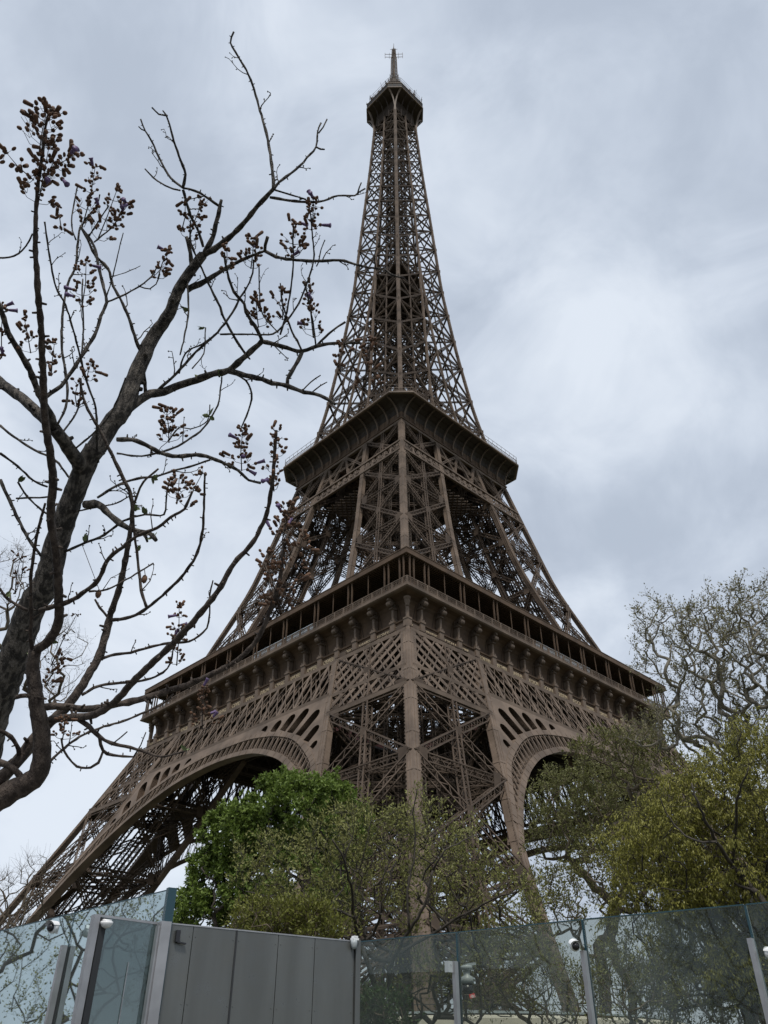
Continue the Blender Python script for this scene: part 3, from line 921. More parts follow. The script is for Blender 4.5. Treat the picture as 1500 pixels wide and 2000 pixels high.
# ---- the shaft from the second floor to the top
SZ = [116.6, 122.3, 128.6, 138.4, 149.8, 159.9, 170.1, 179.8, 189.0, 198.8, 207.7, 215.7, 223.7, 231.2, 238.3, 244.8, 251.2, 256.9, 262.2, 266.6]
def shaft():
    b = MB()
    for k in range(4):
        cs, sn = [(1, 0), (0, 1), (-1, 0), (0, -1)][k]
        def rt(p): return np.array((p[0] * cs - p[1] * sn, p[0] * sn + p[1] * cs, p[2]))
        def P(x, z, d=0.25): return rt((x, -ho(z) + d, z))
        nv = rt((0, -1, 0))
        for i in range(len(SZ) - 1):
            za, zb = SZ[i], SZ[i + 1]
            w = float(np.interp(za, [116, 270], [.5, .3])); lw = float(np.interp(za, [116, 270], [.085, .06])); cw = lw * 1.4
            for s in (-1, 1):
                A, B = s * (ho(za) - .3), s * (ho(zb) - .3)
                a, c = s * (hi(za) + .15), s * (hi(zb) + .15)
                b.lattice(P(A, za), P(a, za), w, w * 1.1, pitch=w, cw=cw, lw=lw)
                nn = 2 if za < 185 else 1
                if nn == 2:
                    for (p, q) in ((P(A, za), P(c, zb)), (P(a, za), P(B, zb))):
                        b.lattice(p, q, w * .8, w * .8, nv, pitch=w, cw=cw, lw=lw)
                    zm = (za + zb) / 2; m1 = P((ho(zm) + hi(zm)) / 2 * s, zm); 
                    b.lattice(P((A + a) / 2, za), m1, w * .6, w * .6, nv, pitch=w, cw=cw, lw=lw)
                    b.lattice(m1, P((B + c) / 2, zb), w * .6, w * .6, nv, pitch=w, cw=cw, lw=lw)
                else:
                    b.lattice(P(A, za), P(c, zb), w * .7, w * .7, nv, pitch=w, cw=cw, lw=lw, sides=2)
                    b.lattice(P(a, za), P(B, zb), w * .7, w * .7, nv, pitch=w, cw=cw, lw=lw, sides=2)
                # gussets
                b.bar(P(A, za, -.02) - (0, 0, .5), P(A, za, -.02) + (0, 0, .5), 1.0 if za < 200 else .7, .05, nv)
                # inner side of each quarter (the face looking at the gap) while the legs are apart
                if hi(za) > 0.6:
                    p0 = rt((s * (hi(za) + .2), -ho(za) + .4, za)); p1 = rt((s * (hi(za) + .2), -hi(za) - .2, za))
                    q0 = rt((s * (hi(zb) + .2), -ho(zb) + .4, zb)); q1 = rt((s * (hi(zb) + .2), -hi(zb) - .2, zb))
                    xx = rt((1, 0, 0))
                    for (p, q) in ((p0, p1), (p0, q1), (p1, q0)):
                        b.lattice(p, q, w * .8, w * .8, xx if q is not p1 else (0, 0, 1), pitch=w, cw=cw, lw=lw)
            if hi(za) > 0.6 and za > 120:   # ties across the gap
                b.lattice(P(-hi(za), za), P(hi(za), za), w, w, pitch=w, cw=cw, lw=lw)
                b.lattice(P(-hi(za), za), P(hi(zb), zb), w * .5, w * .5, nv, pitch=w, cw=cw * .8, lw=lw * .8)
                b.lattice(P(hi(za), za), P(-hi(zb), zb), w * .5, w * .5, nv, pitch=w, cw=cw * .8, lw=lw * .8)
            # diaphragm bars across the inside
            b.lattice(P(ho(za) - .4, za, .4), rt((-(ho(za) - .4) * 0, 0, za)), w * .8, w * .8, pitch=w, cw=cw, lw=lw)
            b.lattice(P(0, za, .4), rt((-ho(za) + .5, 0, za)), w * .8, w * .8, pitch=w, cw=cw, lw=lw)
            b.bar(P(0, za, .4), rt((0, 0, za)), .25, .35)
    sh = b.build('shaft_lattice', LACE_SHADED, tower)
    zs = list(np.arange(116.4, 266.5, 4.0)) + [266.6]
    def wcol(z): return float(np.interp(z, [116, 270], [.62, .42]))
    cb = column(zs, lambda z: -ho(z), lambda z: -ho(z), .56, edge=.1, teeth=.5, joint=4.6)
    m = cb.mesh('corner_column', IRON)
    for k in range(4):
        o = obj('corner_column', m, sh); o.rotation_euler = (0, 0, k * math.pi / 2)
    z2 = [z for z in zs if z < 192] + [192.0]
    for s in (-1, 1):
        cb = column(z2, (lambda z: -hi(z)) if s < 0 else (lambda z: hi(z)), lambda z: -ho(z), .42, edge=.08, inx=-1 if s > 0 else 1, iny=1, teeth=0, joint=4.6)
        # fan: the middle columns stand just outside the gap
        m = cb.mesh('middle_column', IRON)
        for k in range(4):
            o = obj('middle_column', m, sh); o.rotation_euler = (0, 0, k * math.pi / 2)
        cb = column(z2, (lambda z: -hi(z)) if s < 0 else (lambda z: hi(z)), lambda z: -hi(z), .36, edge=.08, inx=-1 if s < 0 else 1, iny=-1, teeth=0, joint=0)
        m = cb.mesh('inner_column', IRON_SHADED)
        if s < 0:
            for k in range(4):
                o = obj('inner_column', m, sh); o.rotation_euler = (0, 0, k * math.pi / 2)
    z3 = [z for z in zs if z > 188]
    cb = column(z3, lambda z: -.2, lambda z: -ho(z), .4, edge=.08, teeth=0, joint=4.6)
    m = cb.mesh('middle_column', IRON)
    for k in range(4):
        o = obj('middle_column', m, sh); o.rotation_euler = (0, 0, k * math.pi / 2)
    # lift cage and spiral stair up the middle
    c = MB()
    for x, y in ((-1.9, -1.9), (1.9, -1.9), (1.9, 1.9), (-1.9, 1.9)):
        c.lattice((x * 1.5, y * 1.5, 116.6), (x * .9, y * .9, 266), .45, .45, (1, 0, 0), pitch=.9, cw=.12, lw=.08)
        c.bar((x * .55, y * 1.1, 116.6), (x * .4, y * .8, 266), .3, .3, (1, 0, 0))
    for z in np.arange(118, 266, 3.2):
        s = float(np.interp(z, [116, 266], [2.85, 1.71]))
        for k in range(4):
            cs, sn = [(1, 0), (0, 1), (-1, 0), (0, -1)][k]
            p = np.array((-s * cs + s * sn, -s * sn - s * cs, z)); q = np.array((s * cs + s * sn, s * sn - s * cs, z))
            c.bar(p, q, .18, .3); c.bar(p, q + (0, 0, 3.2), .1, .1, caps=False); c.bar(q, p + (0, 0, 3.2), .1, .1, caps=False)
    for i, z in enumerate(np.arange(117, 264, .8)):
        a = i * .5; c.bar((-3.6 + 0, -.2, z), (-3.6 + math.cos(a) * 1.0, -.2 + math.sin(a) * 1.0, z + .05), .3, .05, caps=False)
    c.tube([(-3.6, -.2, 116.6), (-2.4, -.2, 266)], .12, 6)
    for z in (152.0, 214.0):
        c.box(-1.2, 1.2, -1.4, 1.4, z, z + 3.6)
    c.build('lift_cage', IRON_SHADED, sh)
    # intermediate platform
    p = MB()
    for z0, z1, h in ((171.5, 175.5, 6.3), (178.0, 181.5, 5.6), (183.5, 187.5, 5.4)):
        p.box(-h, h, -h, h, z0, z0 + .5)
        p.box(-h * .72, h * .72, -h * .72, h * .72, z0 + .5, z1)
    for k_ in range(6):
        p.box(-6.4, 6.4, -6.4 + k_ * 2.4, -6.2 + k_ * 2.4, 171.0, 171.5)
    p.build('changeover_platform', IRON_SHADED, sh)
    w = MB()
    for (x, y, z) in ((-1.2, -6.9, 150.5),):
        w.box(x - 1.0, x + 1.0, y, y + 1.2, z, z + 2.0)
shaft()

# ---- summit
def summit():
    H, cc, Z = 8.57, 3.36, 274.0
    def oct_(h, c): return [(-h, -h + c), (-h + c, -h), (h - c, -h), (h, -h + c), (h, h - c), (h - c, h), (-h + c, h), (-h, h - c)]
    def ring(b, prof, cap=None):
        n = 8; vs = []
        for h, c, z in prof: vs += [(x, y, z) for x, y in oct_(h, c)]
        fs = [(i * n + k, i * n + (k + 1) % n, (i + 1) * n + (k + 1) % n, (i + 1) * n + k) for i in range(len(prof) - 1) for k in range(n)]
        b.add(vs, fs)
        if cap: b.add([(x, y, prof[-1][2]) for x, y in oct_(prof[-1][0], prof[-1][1])], [tuple(range(8))])
    b = MB()
    ring(b, [(4.2, .8, 272.6), (6.5, 2.2, 273.0), (8.2, 3.2, 273.6), (8.3, 3.25, 273.9)])
    b.add([(x, y, 272.6) for x, y in oct_(4.2, .8)], [tuple(range(7, -1, -1))])
    ring(b, [(8.35, 3.3, 274.0), (8.35, 3.3, 276.9), (8.0, 3.1, 277.2), (7.8, 3.0, 277.2), (7.8, 3.0, 277.6)], True)
    root = b.build('summit_cabin', IRON_SHADED, tower)
    t = MB()
    ring(t, [(8.2, 3.2, 273.55), (8.57, 3.36, 273.6), (8.57, 3.36, 273.95), (8.4, 3.3, 274.0)])
    ring(t, [(8.36, 3.31, 276.4), (8.5, 3.36, 276.45), (8.5, 3.36, 276.7), (8.36, 3.31, 276.75)])
    t.build('deck_cornice', IRON, root)
    # windows band
    w = MB()
    for k in range(8):
        p, q = [np.array((*oct_(8.4, 3.32)[(k + j) % 8], 0.)) for j in (0, 1)]
        n = max(2, int(np.linalg.norm(q - p) / 1.3))
        for i in range(n):
            a = p + (q - p) * (i + .12) / n; c = p + (q - p) * (i + .88) / n
            w.add([a + (0, 0, 274.5), c + (0, 0, 274.5), c + (0, 0, 276.1), a + (0, 0, 276.1)], [(0, 1, 2, 3)])
    w.build('window_band', mat('cabin_glass', (0.02, 0.022, 0.025), 0.7, spec=.1), root)
    # curved brackets from the shaft corners
    for k in range(4):
        a = MB()
        ang = k * math.pi / 2
        for s in (0, 1):
            pts = []
            for tt in np.linspace(0, 1, 9):
                an = tt * math.pi / 2
                st = np.array((-5.1, -5.1, 263.5)); en = np.array((-8.4, -8.4 + 3.3, 273.6)) if s else np.array((-8.4 + 3.3, -8.4, 273.6))
                pts.append(st + (en - st) * np.array((1 - math.cos(an), 1 - math.cos(an), math.sin(an))))
            for p, q in zip(pts[:-1], pts[1:]): a.bar(p, q, .42, .5, (1, 1, 0), caps=False)
            sc = MB()
        a2 = MB()
        for i, (x, y) in enumerate(((-5.1, -2.4), (-5.1, 0), (-5.1, 2.4))):
            pts = [np.array((-ho(262), y, 263.0)), np.array((-5.3, y, 267.5)), np.array((-6.3, y, 271.5)), np.array((-8.2, y, 273.4))]
            for p, q in zip(pts[:-1], pts[1:]): a2.lattice(p, q, .3, .3, (0, 1, 0), pitch=.6, cw=.07, lw=.05)
        o = a.build('bracket', IRON, root); o.rotation_euler = (0, 0, ang)
        o = a2.build('bracket_truss', IRON_SHADED, root); o.rotation_euler = (0, 0, ang)  # shade under the summit painted in by the darker copy
    # upper shaft wall inside the brackets
    c = MB()
    ring(c, [(4.75, .1, 266.5), (4.6, .4, 272.6)])
    c.build('shaft_casing', IRON_SHADED, root)
    # open upper terrace: mesh cage, plant room, aerials
    u = MB()
    ring(u, [(6.4, 2.4, 277.6), (6.4, 2.4, 281.0), (6.9, 2.6, 281.1), (6.9, 2.6, 281.4), (5.2, 2.0, 281.6)], True)
    ring(u, [(4.0, 1.6, 281.6), (4.0, 1.6, 284.6), (4.4, 1.8, 284.7), (4.2, 1.7, 285.2), (3.4, 1.3, 286.5), (2.6, 1.0, 289.5), (1.9, .8, 293.0), (1.6, .7, 296.0)], True)
    u.build('upper_cabin', IRON_SHADED, root)
    r = MB()
    pts = oct_(7.7, 3.0)
    for i in range(8):
        p, q = np.array((*pts[i], 0.)), np.array((*pts[(i + 1) % 8], 0.))
        for z in (278.8, 280.2, 281.6): r.bar(p + (0, 0, z), q + (0, 0, z), .07, .07)
        n = int(np.linalg.norm(q - p) / .7) + 1
        for k in range(n):
            cpt = p + (q - p) * k / n
            r.bar(cpt + (0, 0, 277.5), cpt * np.array((.93, .93, 1)) + (0, 0, 281.6), .06, .06, (1, 0, 0), caps=False)
    r.build('safety_cage', IRON, root)
    rnd = random.Random(4)
    for i in range(34):
        a = MB(); an = rnd.random() * 2 * math.pi
        rr = rnd.uniform(6.5, 7.6) if i < 24 else rnd.uniform(3.5, 5)
        z0 = 281.2 if i < 24 else 285
        s = max(abs(math.cos(an)), abs(math.sin(an)))
        p = np.array((math.cos(an) * rr / s * .93, math.sin(an) * rr / s * .93, z0))
        d = np.array((math.cos(an) * rnd.uniform(0, .5), math.sin(an) * rnd.uniform(0, .5), 1.0)); ln = rnd.uniform(1.2, 3.8)
        a.tube([p - d * .8, p + d * ln], rnd.choice([.05, .07, .14]), 5)
        if rnd.random() < .6:
            a.box(p[0] - .25, p[0] + .25, p[1] - .25, p[1] + .25, p[2] + .1, p[2] + rnd.uniform(.6, 1.5))
        if rnd.random() < .5:
            q = p + d * ln * .8; tdir = np.array((-math.sin(an), math.cos(an), .2))
            a.tube([q - tdir * .6, q + tdir * .6], .04, 4)
        a.build('aerial', IRON_SHADED, root)
    for s in (0, 1, 2, 3):
        a = MB(); an = math.pi / 4 + s * math.pi / 2 + math.pi / 4
        p = np.array((math.cos(an) * 8.9, math.sin(an) * 8.9, 271.5))
        a.tube([p * .96 + (0, 0, 10.5), p + np.array((math.cos(an), math.sin(an), 0)) * 1.5 + (0, 0, 3.0)], .05, 4)
        a.build('aerial', IRON_SHADED, root)
    # antenna mast
    m = MB()
    for (z0, z1, w0, w1) in ((295.5, 302.5, 1.6, 1.15), (302.5, 315.0, 1.15, .95), (315.0, 322.0, .8, .6)):
        n = int((z1 - z0) / 1.1)
        for k in range(4):
            an = math.pi / 4 + k * math.pi / 2; an2 = an + math.pi / 2
            P = lambda a_, z: np.array((math.cos(a_), math.sin(a_), 0)) * float(np.interp(z, [z0, z1], [w0, w1])) + (0, 0, z)
            m.bar(P(an, z0), P(an, z1), .2, .2, (1, 0, 0))
            for i in range(n):
                za, zb = z0 + (z1 - z0) * i / n, z0 + (z1 - z0) * (i + 1) / n
                m.bar(P(an, za), P(an2, za), .1, .14, caps=False); m.bar(P(an, za), P(an2, zb), .08, .1, caps=False)
    m.tube([(0, 0, 296), (0, 0, 321)], .38, 8)
    m.tube([(0, 0, 321), (0, 0, 324.6)], [.22, .1], 6)
    m.bar((-1.0, 1.0, 321.6), (1.0, -1.0, 321.6), .1, .1)
    for z in (296.5, 298.4):
        for k in range(8):
            an = k * math.pi / 4
            m.bar((0, 0, z), (math.cos(an) * 2.2, math.sin(an) * 2.2, z), .09, .09); m.bar((math.cos(an) * 2.2, math.sin(an) * 2.2, z - .6), (math.cos(an) * 2.2, math.sin(an) * 2.2, z + 1.0), .09, .09, (1, 0, 0))
        m.tube([(math.cos(a_) * 2.0, math.sin(a_) * 2.0, z) for a_ in np.linspace(0, 2 * math.pi, 13)], .06, 4, cap=False)
    mast = m.build('antenna_mast', IRON, tower)
    for k in range(4):
        a = MB(); dr = np.array((math.cos(k * math.pi / 2 - math.pi / 4), math.sin(k * math.pi / 2 - math.pi / 4), 0.))
        for z in (315.4, 317.6):
            a.bar(dr * .5 + (0, 0, z), dr * 3.3 + (0, 0, z + .15), .13, .13)
            sd_ = np.cross(dr, (0, 0, 1.))
            a.bar(dr * 1.7 - sd_ * .6 + (0, 0, z), dr * 1.7 + sd_ * .6 + (0, 0, z), .1, .1)
        a.bar(dr * 3.3 + (0, 0, 314.6), dr * 3.3 + (0, 0, 318.8), .1, .1, (1, 0, 0))
        a.build('dipole_arm', IRON, mast)
summit()

# ------------------------------------------------------------------ glass security fence, gate and what hangs on it
def onz(x, y, z):
    d = _f + _r * (x - 750) / FPX - _u * (y - 1000) / FPX
    return CAM + d * (z - CAM[2]) / d[2]
STEEL = mat('brushed_steel', (0.33, 0.33, 0.34), 0.42, metal=0.75, var=0.1, scale=6)
STEEL_D = mat('grey_gate_sheet', (0.118, 0.124, 0.121), 0.36, metal=0.55, var=0.13, scale=2.5, spec=0.5, detail=8, bump=.03, bscale=1.5)
_t = STEEL_D.node_tree; _c = [n for n in _t.nodes if n.type == 'TEX_COORD'][0]; _m = _t.nodes.new('ShaderNodeMapping'); _m.inputs['Scale'].default_value = (1.6, 1.6, .18)
_n = _t.nodes.new('ShaderNodeTexNoise'); _n.inputs['Scale'].default_value = 5; _n.inputs['Detail'].default_value = 10; _n.inputs['Roughness'].default_value = .7
_r2 = _t.nodes.new('ShaderNodeMapRange'); _r2.inputs['From Min'].default_value = .35; _r2.inputs['From Max'].default_value = .65; _r2.inputs['To Min'].default_value = .26; _r2.inputs['To Max'].default_value = .55
_t.links.new(_c.outputs['Object'], _n.inputs[0]); _t.links.new(_n.outputs['Fac'], _r2.inputs['Value']); _t.links.new(_r2.outputs[0], _t.nodes['Principled BSDF'].inputs['Roughness'])
_t.links.new(_c.outputs['Object'], _m.inputs[0]); _t.links.new(_m.outputs[0], [n for n in _t.nodes if n.type == 'TEX_NOISE'][0].inputs[0])
SEAL = mat('black_seal', (0.02, 0.022, 0.025), 0.6)
GEDGE = mat('glass_edge', (0.015, 0.045, 0.06), 0.2)
GLASS = glass_mat('security_glass', (0.78, 0.80, 0.765), 0.0, 1.42, 0.085)
GLASS3 = glass_mat('tinted_glass', (0.60, 0.61, 0.585), 0.0, 1.45, 0.20)
GLASS2 = glass_mat('gate_glass', (0.36, 0.395, 0.38), 0.14, 1.5, 0.07)
WHITE = mat('white_plastic', (0.68, 0.69, 0.70), 0.35)
GREYP = mat('grey_plastic', (0.30, 0.33, 0.34), 0.4)
BLACKP = mat('black_plastic', (0.015, 0.015, 0.018), 0.2)
RED = mat('red_sticker', (0.55, 0.03, 0.03), 0.5)

def fence(name, pts, label, posts_label, group=None, zt=3.24, zp=2.92, inward=(1, 0, 0), gm=None):
    root = empty(name, (pts[0][0], pts[0][1], 0))
    tag(root, label, 'fence', group)
    o0 = np.array((pts[0][0], pts[0][1], 0.0)); iw = np.array(inward, float)
    for i in range(len(pts) - 1):
        p = np.array((*pts[i], 0.)) - o0; q = np.array((*pts[i + 1], 0.)) - o0
        d = nrm(q - p); b = MB()
        b.bar(p + d * .012 + (0, 0, (zt + .1) / 2), q - d * .012 + (0, 0, (zt + .1) / 2), .045, zt - .1, (0, 0, 1))
        b.build('glass_panel', gm or GLASS, root)
        e = MB(); e.bar(p + d * .012 + (0, 0, zt + .004), q - d * .012 + (0, 0, zt + .004), .047, .012)
        e.build('glass_edge', GEDGE, root)
        e = MB()
        for x in (p + d * .006, q - d * .006): e.bar(x + (0, 0, .1), x + (0, 0, zt), .047, .01, d, caps=True)
        e.build('glass_edge', GEDGE, root)
    for i in range(len(pts)):
        p = np.array((*pts[i], 0.)) - o0; d = np.array((0, 1., 0))
        b = MB(); b.bar(p - iw * .085, p - iw * .07 + (0, 0, zp), .06, .05, tuple(d)); b.build('post', STEEL, root)
        b = MB(); b.bar(p - iw * .03, p - iw * .03 + (0, 0, zp - .01), .014, .03, tuple(d)); b.build('seal', SEAL, root)
    return root
R0, R1, R2, R3 = onz(693, 1843, 3.24), onz(893, 1822, 3.24), onz(1138, 1797, 3.24), onz(1455, 1768, 3.24)
dR = (R3 - R1) / 2
rp = [tuple((R1 - dR * 1.25)[:2]), tuple(R1[:2]), tuple(R2[:2]), tuple(R3[:2])] + [tuple((R3 + dR * k)[:2]) for k in (1, 2)]
fence('glass_fence', rp, 'clear security glass fence with steel posts, running right from the grey metal gate', '', None)
L2, L1 = onz(335, 1739, 3.24), onz(150, 1784, 3.24)
dL = (L1 - L2)
lp = [tuple(L2[:2]), tuple(L1[:2])] + [tuple((L1 + dL * k)[:2]) for k in (1, 2, 3)]
fence('glass_fence', lp, 'milky security glass fence with steel posts, left of the grey metal gate', '', None, gm=GLASS3)

# dark glass fin at the corner
def xy(p): return (float(p[0]), float(p[1]))
GA, GB = onz(327, 1805, 2.95), onz(690, 1840, 2.95)
GL = onz(188, 1787, 2.95)
# grey metal gate
gd = nrm((GB - GA) * (1, 1, 0)); gn = np.array((gd[1], -gd[0], 0.0))
if gn @ (CAM - GA) < 0: gn = -gn
gate = empty('metal_gate', (GA[0], GA[1], 0)); tag(gate, 'plain grey sheet metal gate of vertical panels with narrow joints', 'gate')
cuts = [0.0]
W_ = float(np.linalg.norm((GB - GA)[:2]))
for px_ in (376, 461, 543, 614):
    # where the ray through the joint meets the gate plane
    d = _f + _r * (px_ - 750) / FPX - _u * (1815 - 1000) / FPX
    t = ((GA - CAM) @ gn) / (d @ gn); P = CAM + d * t
    cuts.append(float((P - GA) @ gd))
cuts.append(W_)
for i in range(len(cuts) - 1):
    b = MB(); b.bar(gd * (cuts[i] + .004) + (0, 0, 1.5), gd * (cuts[i + 1] - .004) + (0, 0, 1.5), .05, 2.9)
    for zz in (.3, 1.0, 1.7, 2.3, 2.86):
        for xx in (cuts[i] + .03, cuts[i + 1] - .03): b.tube([gd * xx + gn * .024 + (0, 0, zz), gd * xx + gn * .029 + (0, 0, zz)], [.007, .005], 8)
    b.build('gate_panel', STEEL_D, gate)
b = MB(); b.bar(-gn * .04 + (0, 0, 1.45), gd * W_ - gn * .04 + (0, 0, 1.45), .02, 2.8)
b.build('back_sheet', mat('gate_joint', (0.5, 0.51, 0.52), 0.5, metal=.5), gate)
b = MB(); b.bar(gd * cuts[2] + gn * .028 + (0, 0, .05), gd * cuts[2] + gn * .028 + (0, 0, 2.95), .016, .012, tuple(gn)); b.build('black_joint', SEAL, gate)
b = MB(); b.bar((0, 0, 2.955), gd * W_ + (0, 0, 2.955), .06, .012); b.build('top_trim', STEEL, gate)
b = MB(); p = gd * .1 + gn * .05 + (0, 0, 2.8); b.bar(p, p + (0, 0, .1), .03, .04, tuple(gd)); b.bar(p + (0, 0, .0), p + gd * .09 - (0, 0, .01), .03, .012); b.build('gate_stop', BLACKP, gate)
def steel_post(P, w1, w2, h, label, m=STEEL, cat='post'):
    o = MB(); o.bar((0, 0, 0), (0, 0, h), w1, w2, tuple(gn)); 
    me = o.mesh('gate_post', m); ob = obj('gate_post', me); ob.location = (P[0], P[1], 0)
    tag(ob, label, cat); return ob
steel_post(GA - gd * .045 + gn * .03, .10, .13, 2.96, 'square steel post between the grey metal gate and the reflecting glass gate')
steel_post(GB + gd * .035, .06, .1, 2.97, 'dark grey post closing the right end of the grey metal gate', STEEL_D)

# reflecting glass gate leaf left of the metal gate
lf = empty('glass_gate', (GL[0], GL[1], 0)); tag(lf, 'reflecting glass gate leaf with steel edges, left of the grey metal gate', 'gate')
e_ = GA - gd * .11 - GL; e_[2] = 0; ed = nrm(e_); el = float(np.linalg.norm(e_))
b = MB(); b.bar(ed * .05 + (0, 0, 1.5), ed * el + (0, 0, 1.5), .04, 2.88); b.build('glass_panel', GLASS2, lf)
b = MB(); b.bar(ed * .0 + (0, 0, 2.945), ed * el + (0, 0, 2.945), .05, .02); b.build('top_trim', STEEL, lf)
b = MB(); b.bar((0, 0, 0), (0, 0, 2.95), .06, .06, tuple(ed)); b.build('stile', STEEL, lf)
b = MB(); b.bar(ed * .075, ed * .075 + (0, 0, 2.93), .05, .06, tuple(ed)); b.build('seal', SEAL, lf)
b = MB(); b.bar(ed * el * .62 - gn * -.03, ed * el * .62 - gn * -.03 + (0, 0, 2.6), .006, .006); b.build('glass_joint', STEEL, lf)
# end fin of the fence glass
fin = MB(); fin.bar((0, 0, 2.2), (0, 0, 3.26), .085, .06, tuple(gn)); me = fin.mesh('glass_fin', GEDGE); fo = obj('glass_fin', me); fo.location = (*xy(L2), 0)
tag(fo, 'upright dark blue-green edge of thick glass at the corner above the gate post', 'glass fin')
fo.parent = None

def domecam(P, dirv, label, group='security cameras on the fence'):
    """dome camera with a white hood, on a wall arm"""
    root = empty('security_camera', P); root.scale = (.6,) * 3; tag(root, label, 'camera', group)
    d = nrm(np.array(dirv, float)); s_ = nrm(np.cross(d, (0, 0, 1.)))
    b = MB(); b.lathe([(.03, -.06), (.085, -.05), (.1, -.01), (.1, .04), (.085, .06)], (0, 0, 0), 16, axis=d); b.build('housing', WHITE, root, True)
    b = MB(); b.lathe([(.072, .055), (.07, .085), (.05, .115), (.02, .128)], (0, 0, 0), 16, axis=d); b.build('dome', BLACKP, root, True)
    h = MB(); rows = []
    for t in np.linspace(-1.25, 1.25, 11):
        n = s_ * math.sin(t) + np.array((0, 0, 1.)) * math.cos(t)
        rows.append([n * .105 - d * .04, n * .112 + d * .06, n * .118 + d * (.17 - abs(t) * .05)])
    h.strip(rows)
    rows2 = [[p - nrm(p) * .006 for p in r] for r in rows]; h.strip(rows2)
    h.build('hood', WHITE, root, True)
    b = MB(); b.tube([(0, 0, 0), -d * .1, -d * .1 + (0, 0, -.1)], .02, 8); b.build('arm', WHITE, root)
    return root
def on_post(p, z): return (p[0] - .12, p[1], z)
domecam(on_post(R2, 2.97) + np.array((-.05, .04, 0)), (-.55, -.75, -.35), 'white dome camera on the glass fence, above the post right of centre')
domecam(np.array(on_post(L1, 3.08)) + (-.1, .02, 0), (-.85, -.3, -.1), 'white dome camera on the glass fence, left of the reflecting gate')
domecam(np.array(on_post(R3, 2.78)) + (.16, -.12, 0), (-.3, -.9, -.2), 'white dome camera behind the rightmost steel post of the fence')
# small lamp on the right gate post
lamp = empty('wall_lamp', tuple(GB + gd * -.02 + gn * .06)); lamp.scale = (.5,) * 3; tag(lamp, 'small grey lamp fixed on top of the post at the right end of the gate', 'lamp')
b = MB(); b.box(-.08, .08, -.05, .05, .02, .06); b.box(-.05, .05, -.05, .05, .065, .1); b.build('bracket', WHITE, lamp)
b = MB(); b.lathe([(.07, .02), (.075, -.04), (.06, -.11), (.035, -.15)], (-.02, 0, 0), 12); b.build('lamp_shade', GREYP, lamp, True)
lp2 = empty('wall_lamp', tuple(GL + ed * .1 + gn * .05 + (0, 0, -.05))); lp2.scale = (.55,) * 3; tag(lp2, 'small white lamp at the top left corner of the reflecting glass gate', 'lamp')
b = MB(); b.box(-.07, .07, -.03, .03, .0, .03); b.lathe([(.1, .0), (.1, -.03), (.07, -.08), (.02, -.1)], (0, 0, 0), 12); b.build('lamp_shade', WHITE, lp2, True)
# junction box and hanging floodlight behind the glass
jb = MB(); jb.box(-.07, .07, -.05, .05, -.1, .1); jb.tube([(0, -.055, .04), (0, -.065, .04)], .012, 6); jo = obj('junction_box', jb.mesh('junction_box', GREYP)); P = on_post(R1, 2.86); jo.location = (P[0] - .02, P[1] + .04, P[2]); jo.scale = (.6,) * 3
tag(jo, 'small grey junction box on the fence post under the tower', 'junction box')
P = pix(912, 1905, 10.6)
fl = empty('siren', tuple(P)); fl.scale = (.6,) * 3; tag(fl, 'grey stacked siren with a black base and a red sticker, hanging behind the glass', 'siren')
b = MB(); b.lathe([(.07, .2), (.13, .18), (.13, .12), (.08, .1), (.07, .0), (.14, -.04), (.14, -.16)], (0, 0, 0), 16); b.build('housing', GREYP, fl, True)
b = MB(); b.lathe([(.12, -.165), (.13, -.3), (.1, -.36)], (0, 0, 0), 16); b.build('base', BLACKP, fl, True)
b = MB(); b.bar((.0, 0, .2), (.3, .0, .25), .05, .05); b.build('arm', GREYP, fl)
b = MB(); pr_ = np.array((_r[0], _r[1], 0)); b.bar(pr_ * .02 - _f * .14 + (0, 0, -.33), pr_ * .14 - _f * .14 + (0, 0, -.30), .01, .08); sti = b.build('sticker', RED, fl)
b = MB()
for k in (.05, .08, .11): b.bar(pr_ * k - _f * .147 + (0, 0, -.345), pr_ * (k + .012) - _f * .147 + (0, 0, -.29), .004, .018)
b.build('lettering', WHITE, sti)

# ------------------------------------------------------------------ round cream building behind the glass
CREAM = mat('cream_stone', (0.46, 0.43, 0.36), 0.8, var=0.08, scale=1.5)
Bc = pix(900, 1990, 36)
rb = empty('round_building', (Bc[0], Bc[1], 0)); tag(rb, 'low round cream stone building with a cornice, seen through the glass fence', 'building')
b = MB(); b.lathe([(9.6, 0), (9.6, .5), (9.4, .55), (9.4, 2.6), (9.55, 2.65), (9.55, 2.75), (9.45, 2.8), (9.45, 3.1)], (0, 0, 0), 72); b.build('wall', CREAM, rb)
b = MB(); b.lathe([(9.45, 3.1), (9.9, 3.3), (10.0, 3.35), (10.0, 3.55), (9.8, 3.65), (9.0, 3.7)], (0, 0, 0), 72); b.build('cornice', CREAM, rb)
b = MB(); b.lathe([(9.6, 3.71), (9.5, 3.78), (.5, 4.4), (.1, 4.5)], (0, 0, 0), 72); b.build('roof', mat('zinc_roof', (0.2, 0.23, 0.24), .5, metal=.3), rb)
b = MB()
n_ = 90
for k in range(n_):
    a = 2 * math.pi * k / n_; c_ = np.array((math.cos(a) * 9.4, math.sin(a) * 9.4, 0))
    b.bar(c_ + (0, 0, 3.7), c_ + (0, 0, 4.7), .015, .015, (1, 0, 0), caps=False)
for z in (4.0, 4.7): b.tube([(math.cos(t) * 9.4, math.sin(t) * 9.4, z) for t in np.linspace(0, 2 * math.pi, 73)], .014, 5, cap=False)
b.build('roof_railing', SEAL, rb)

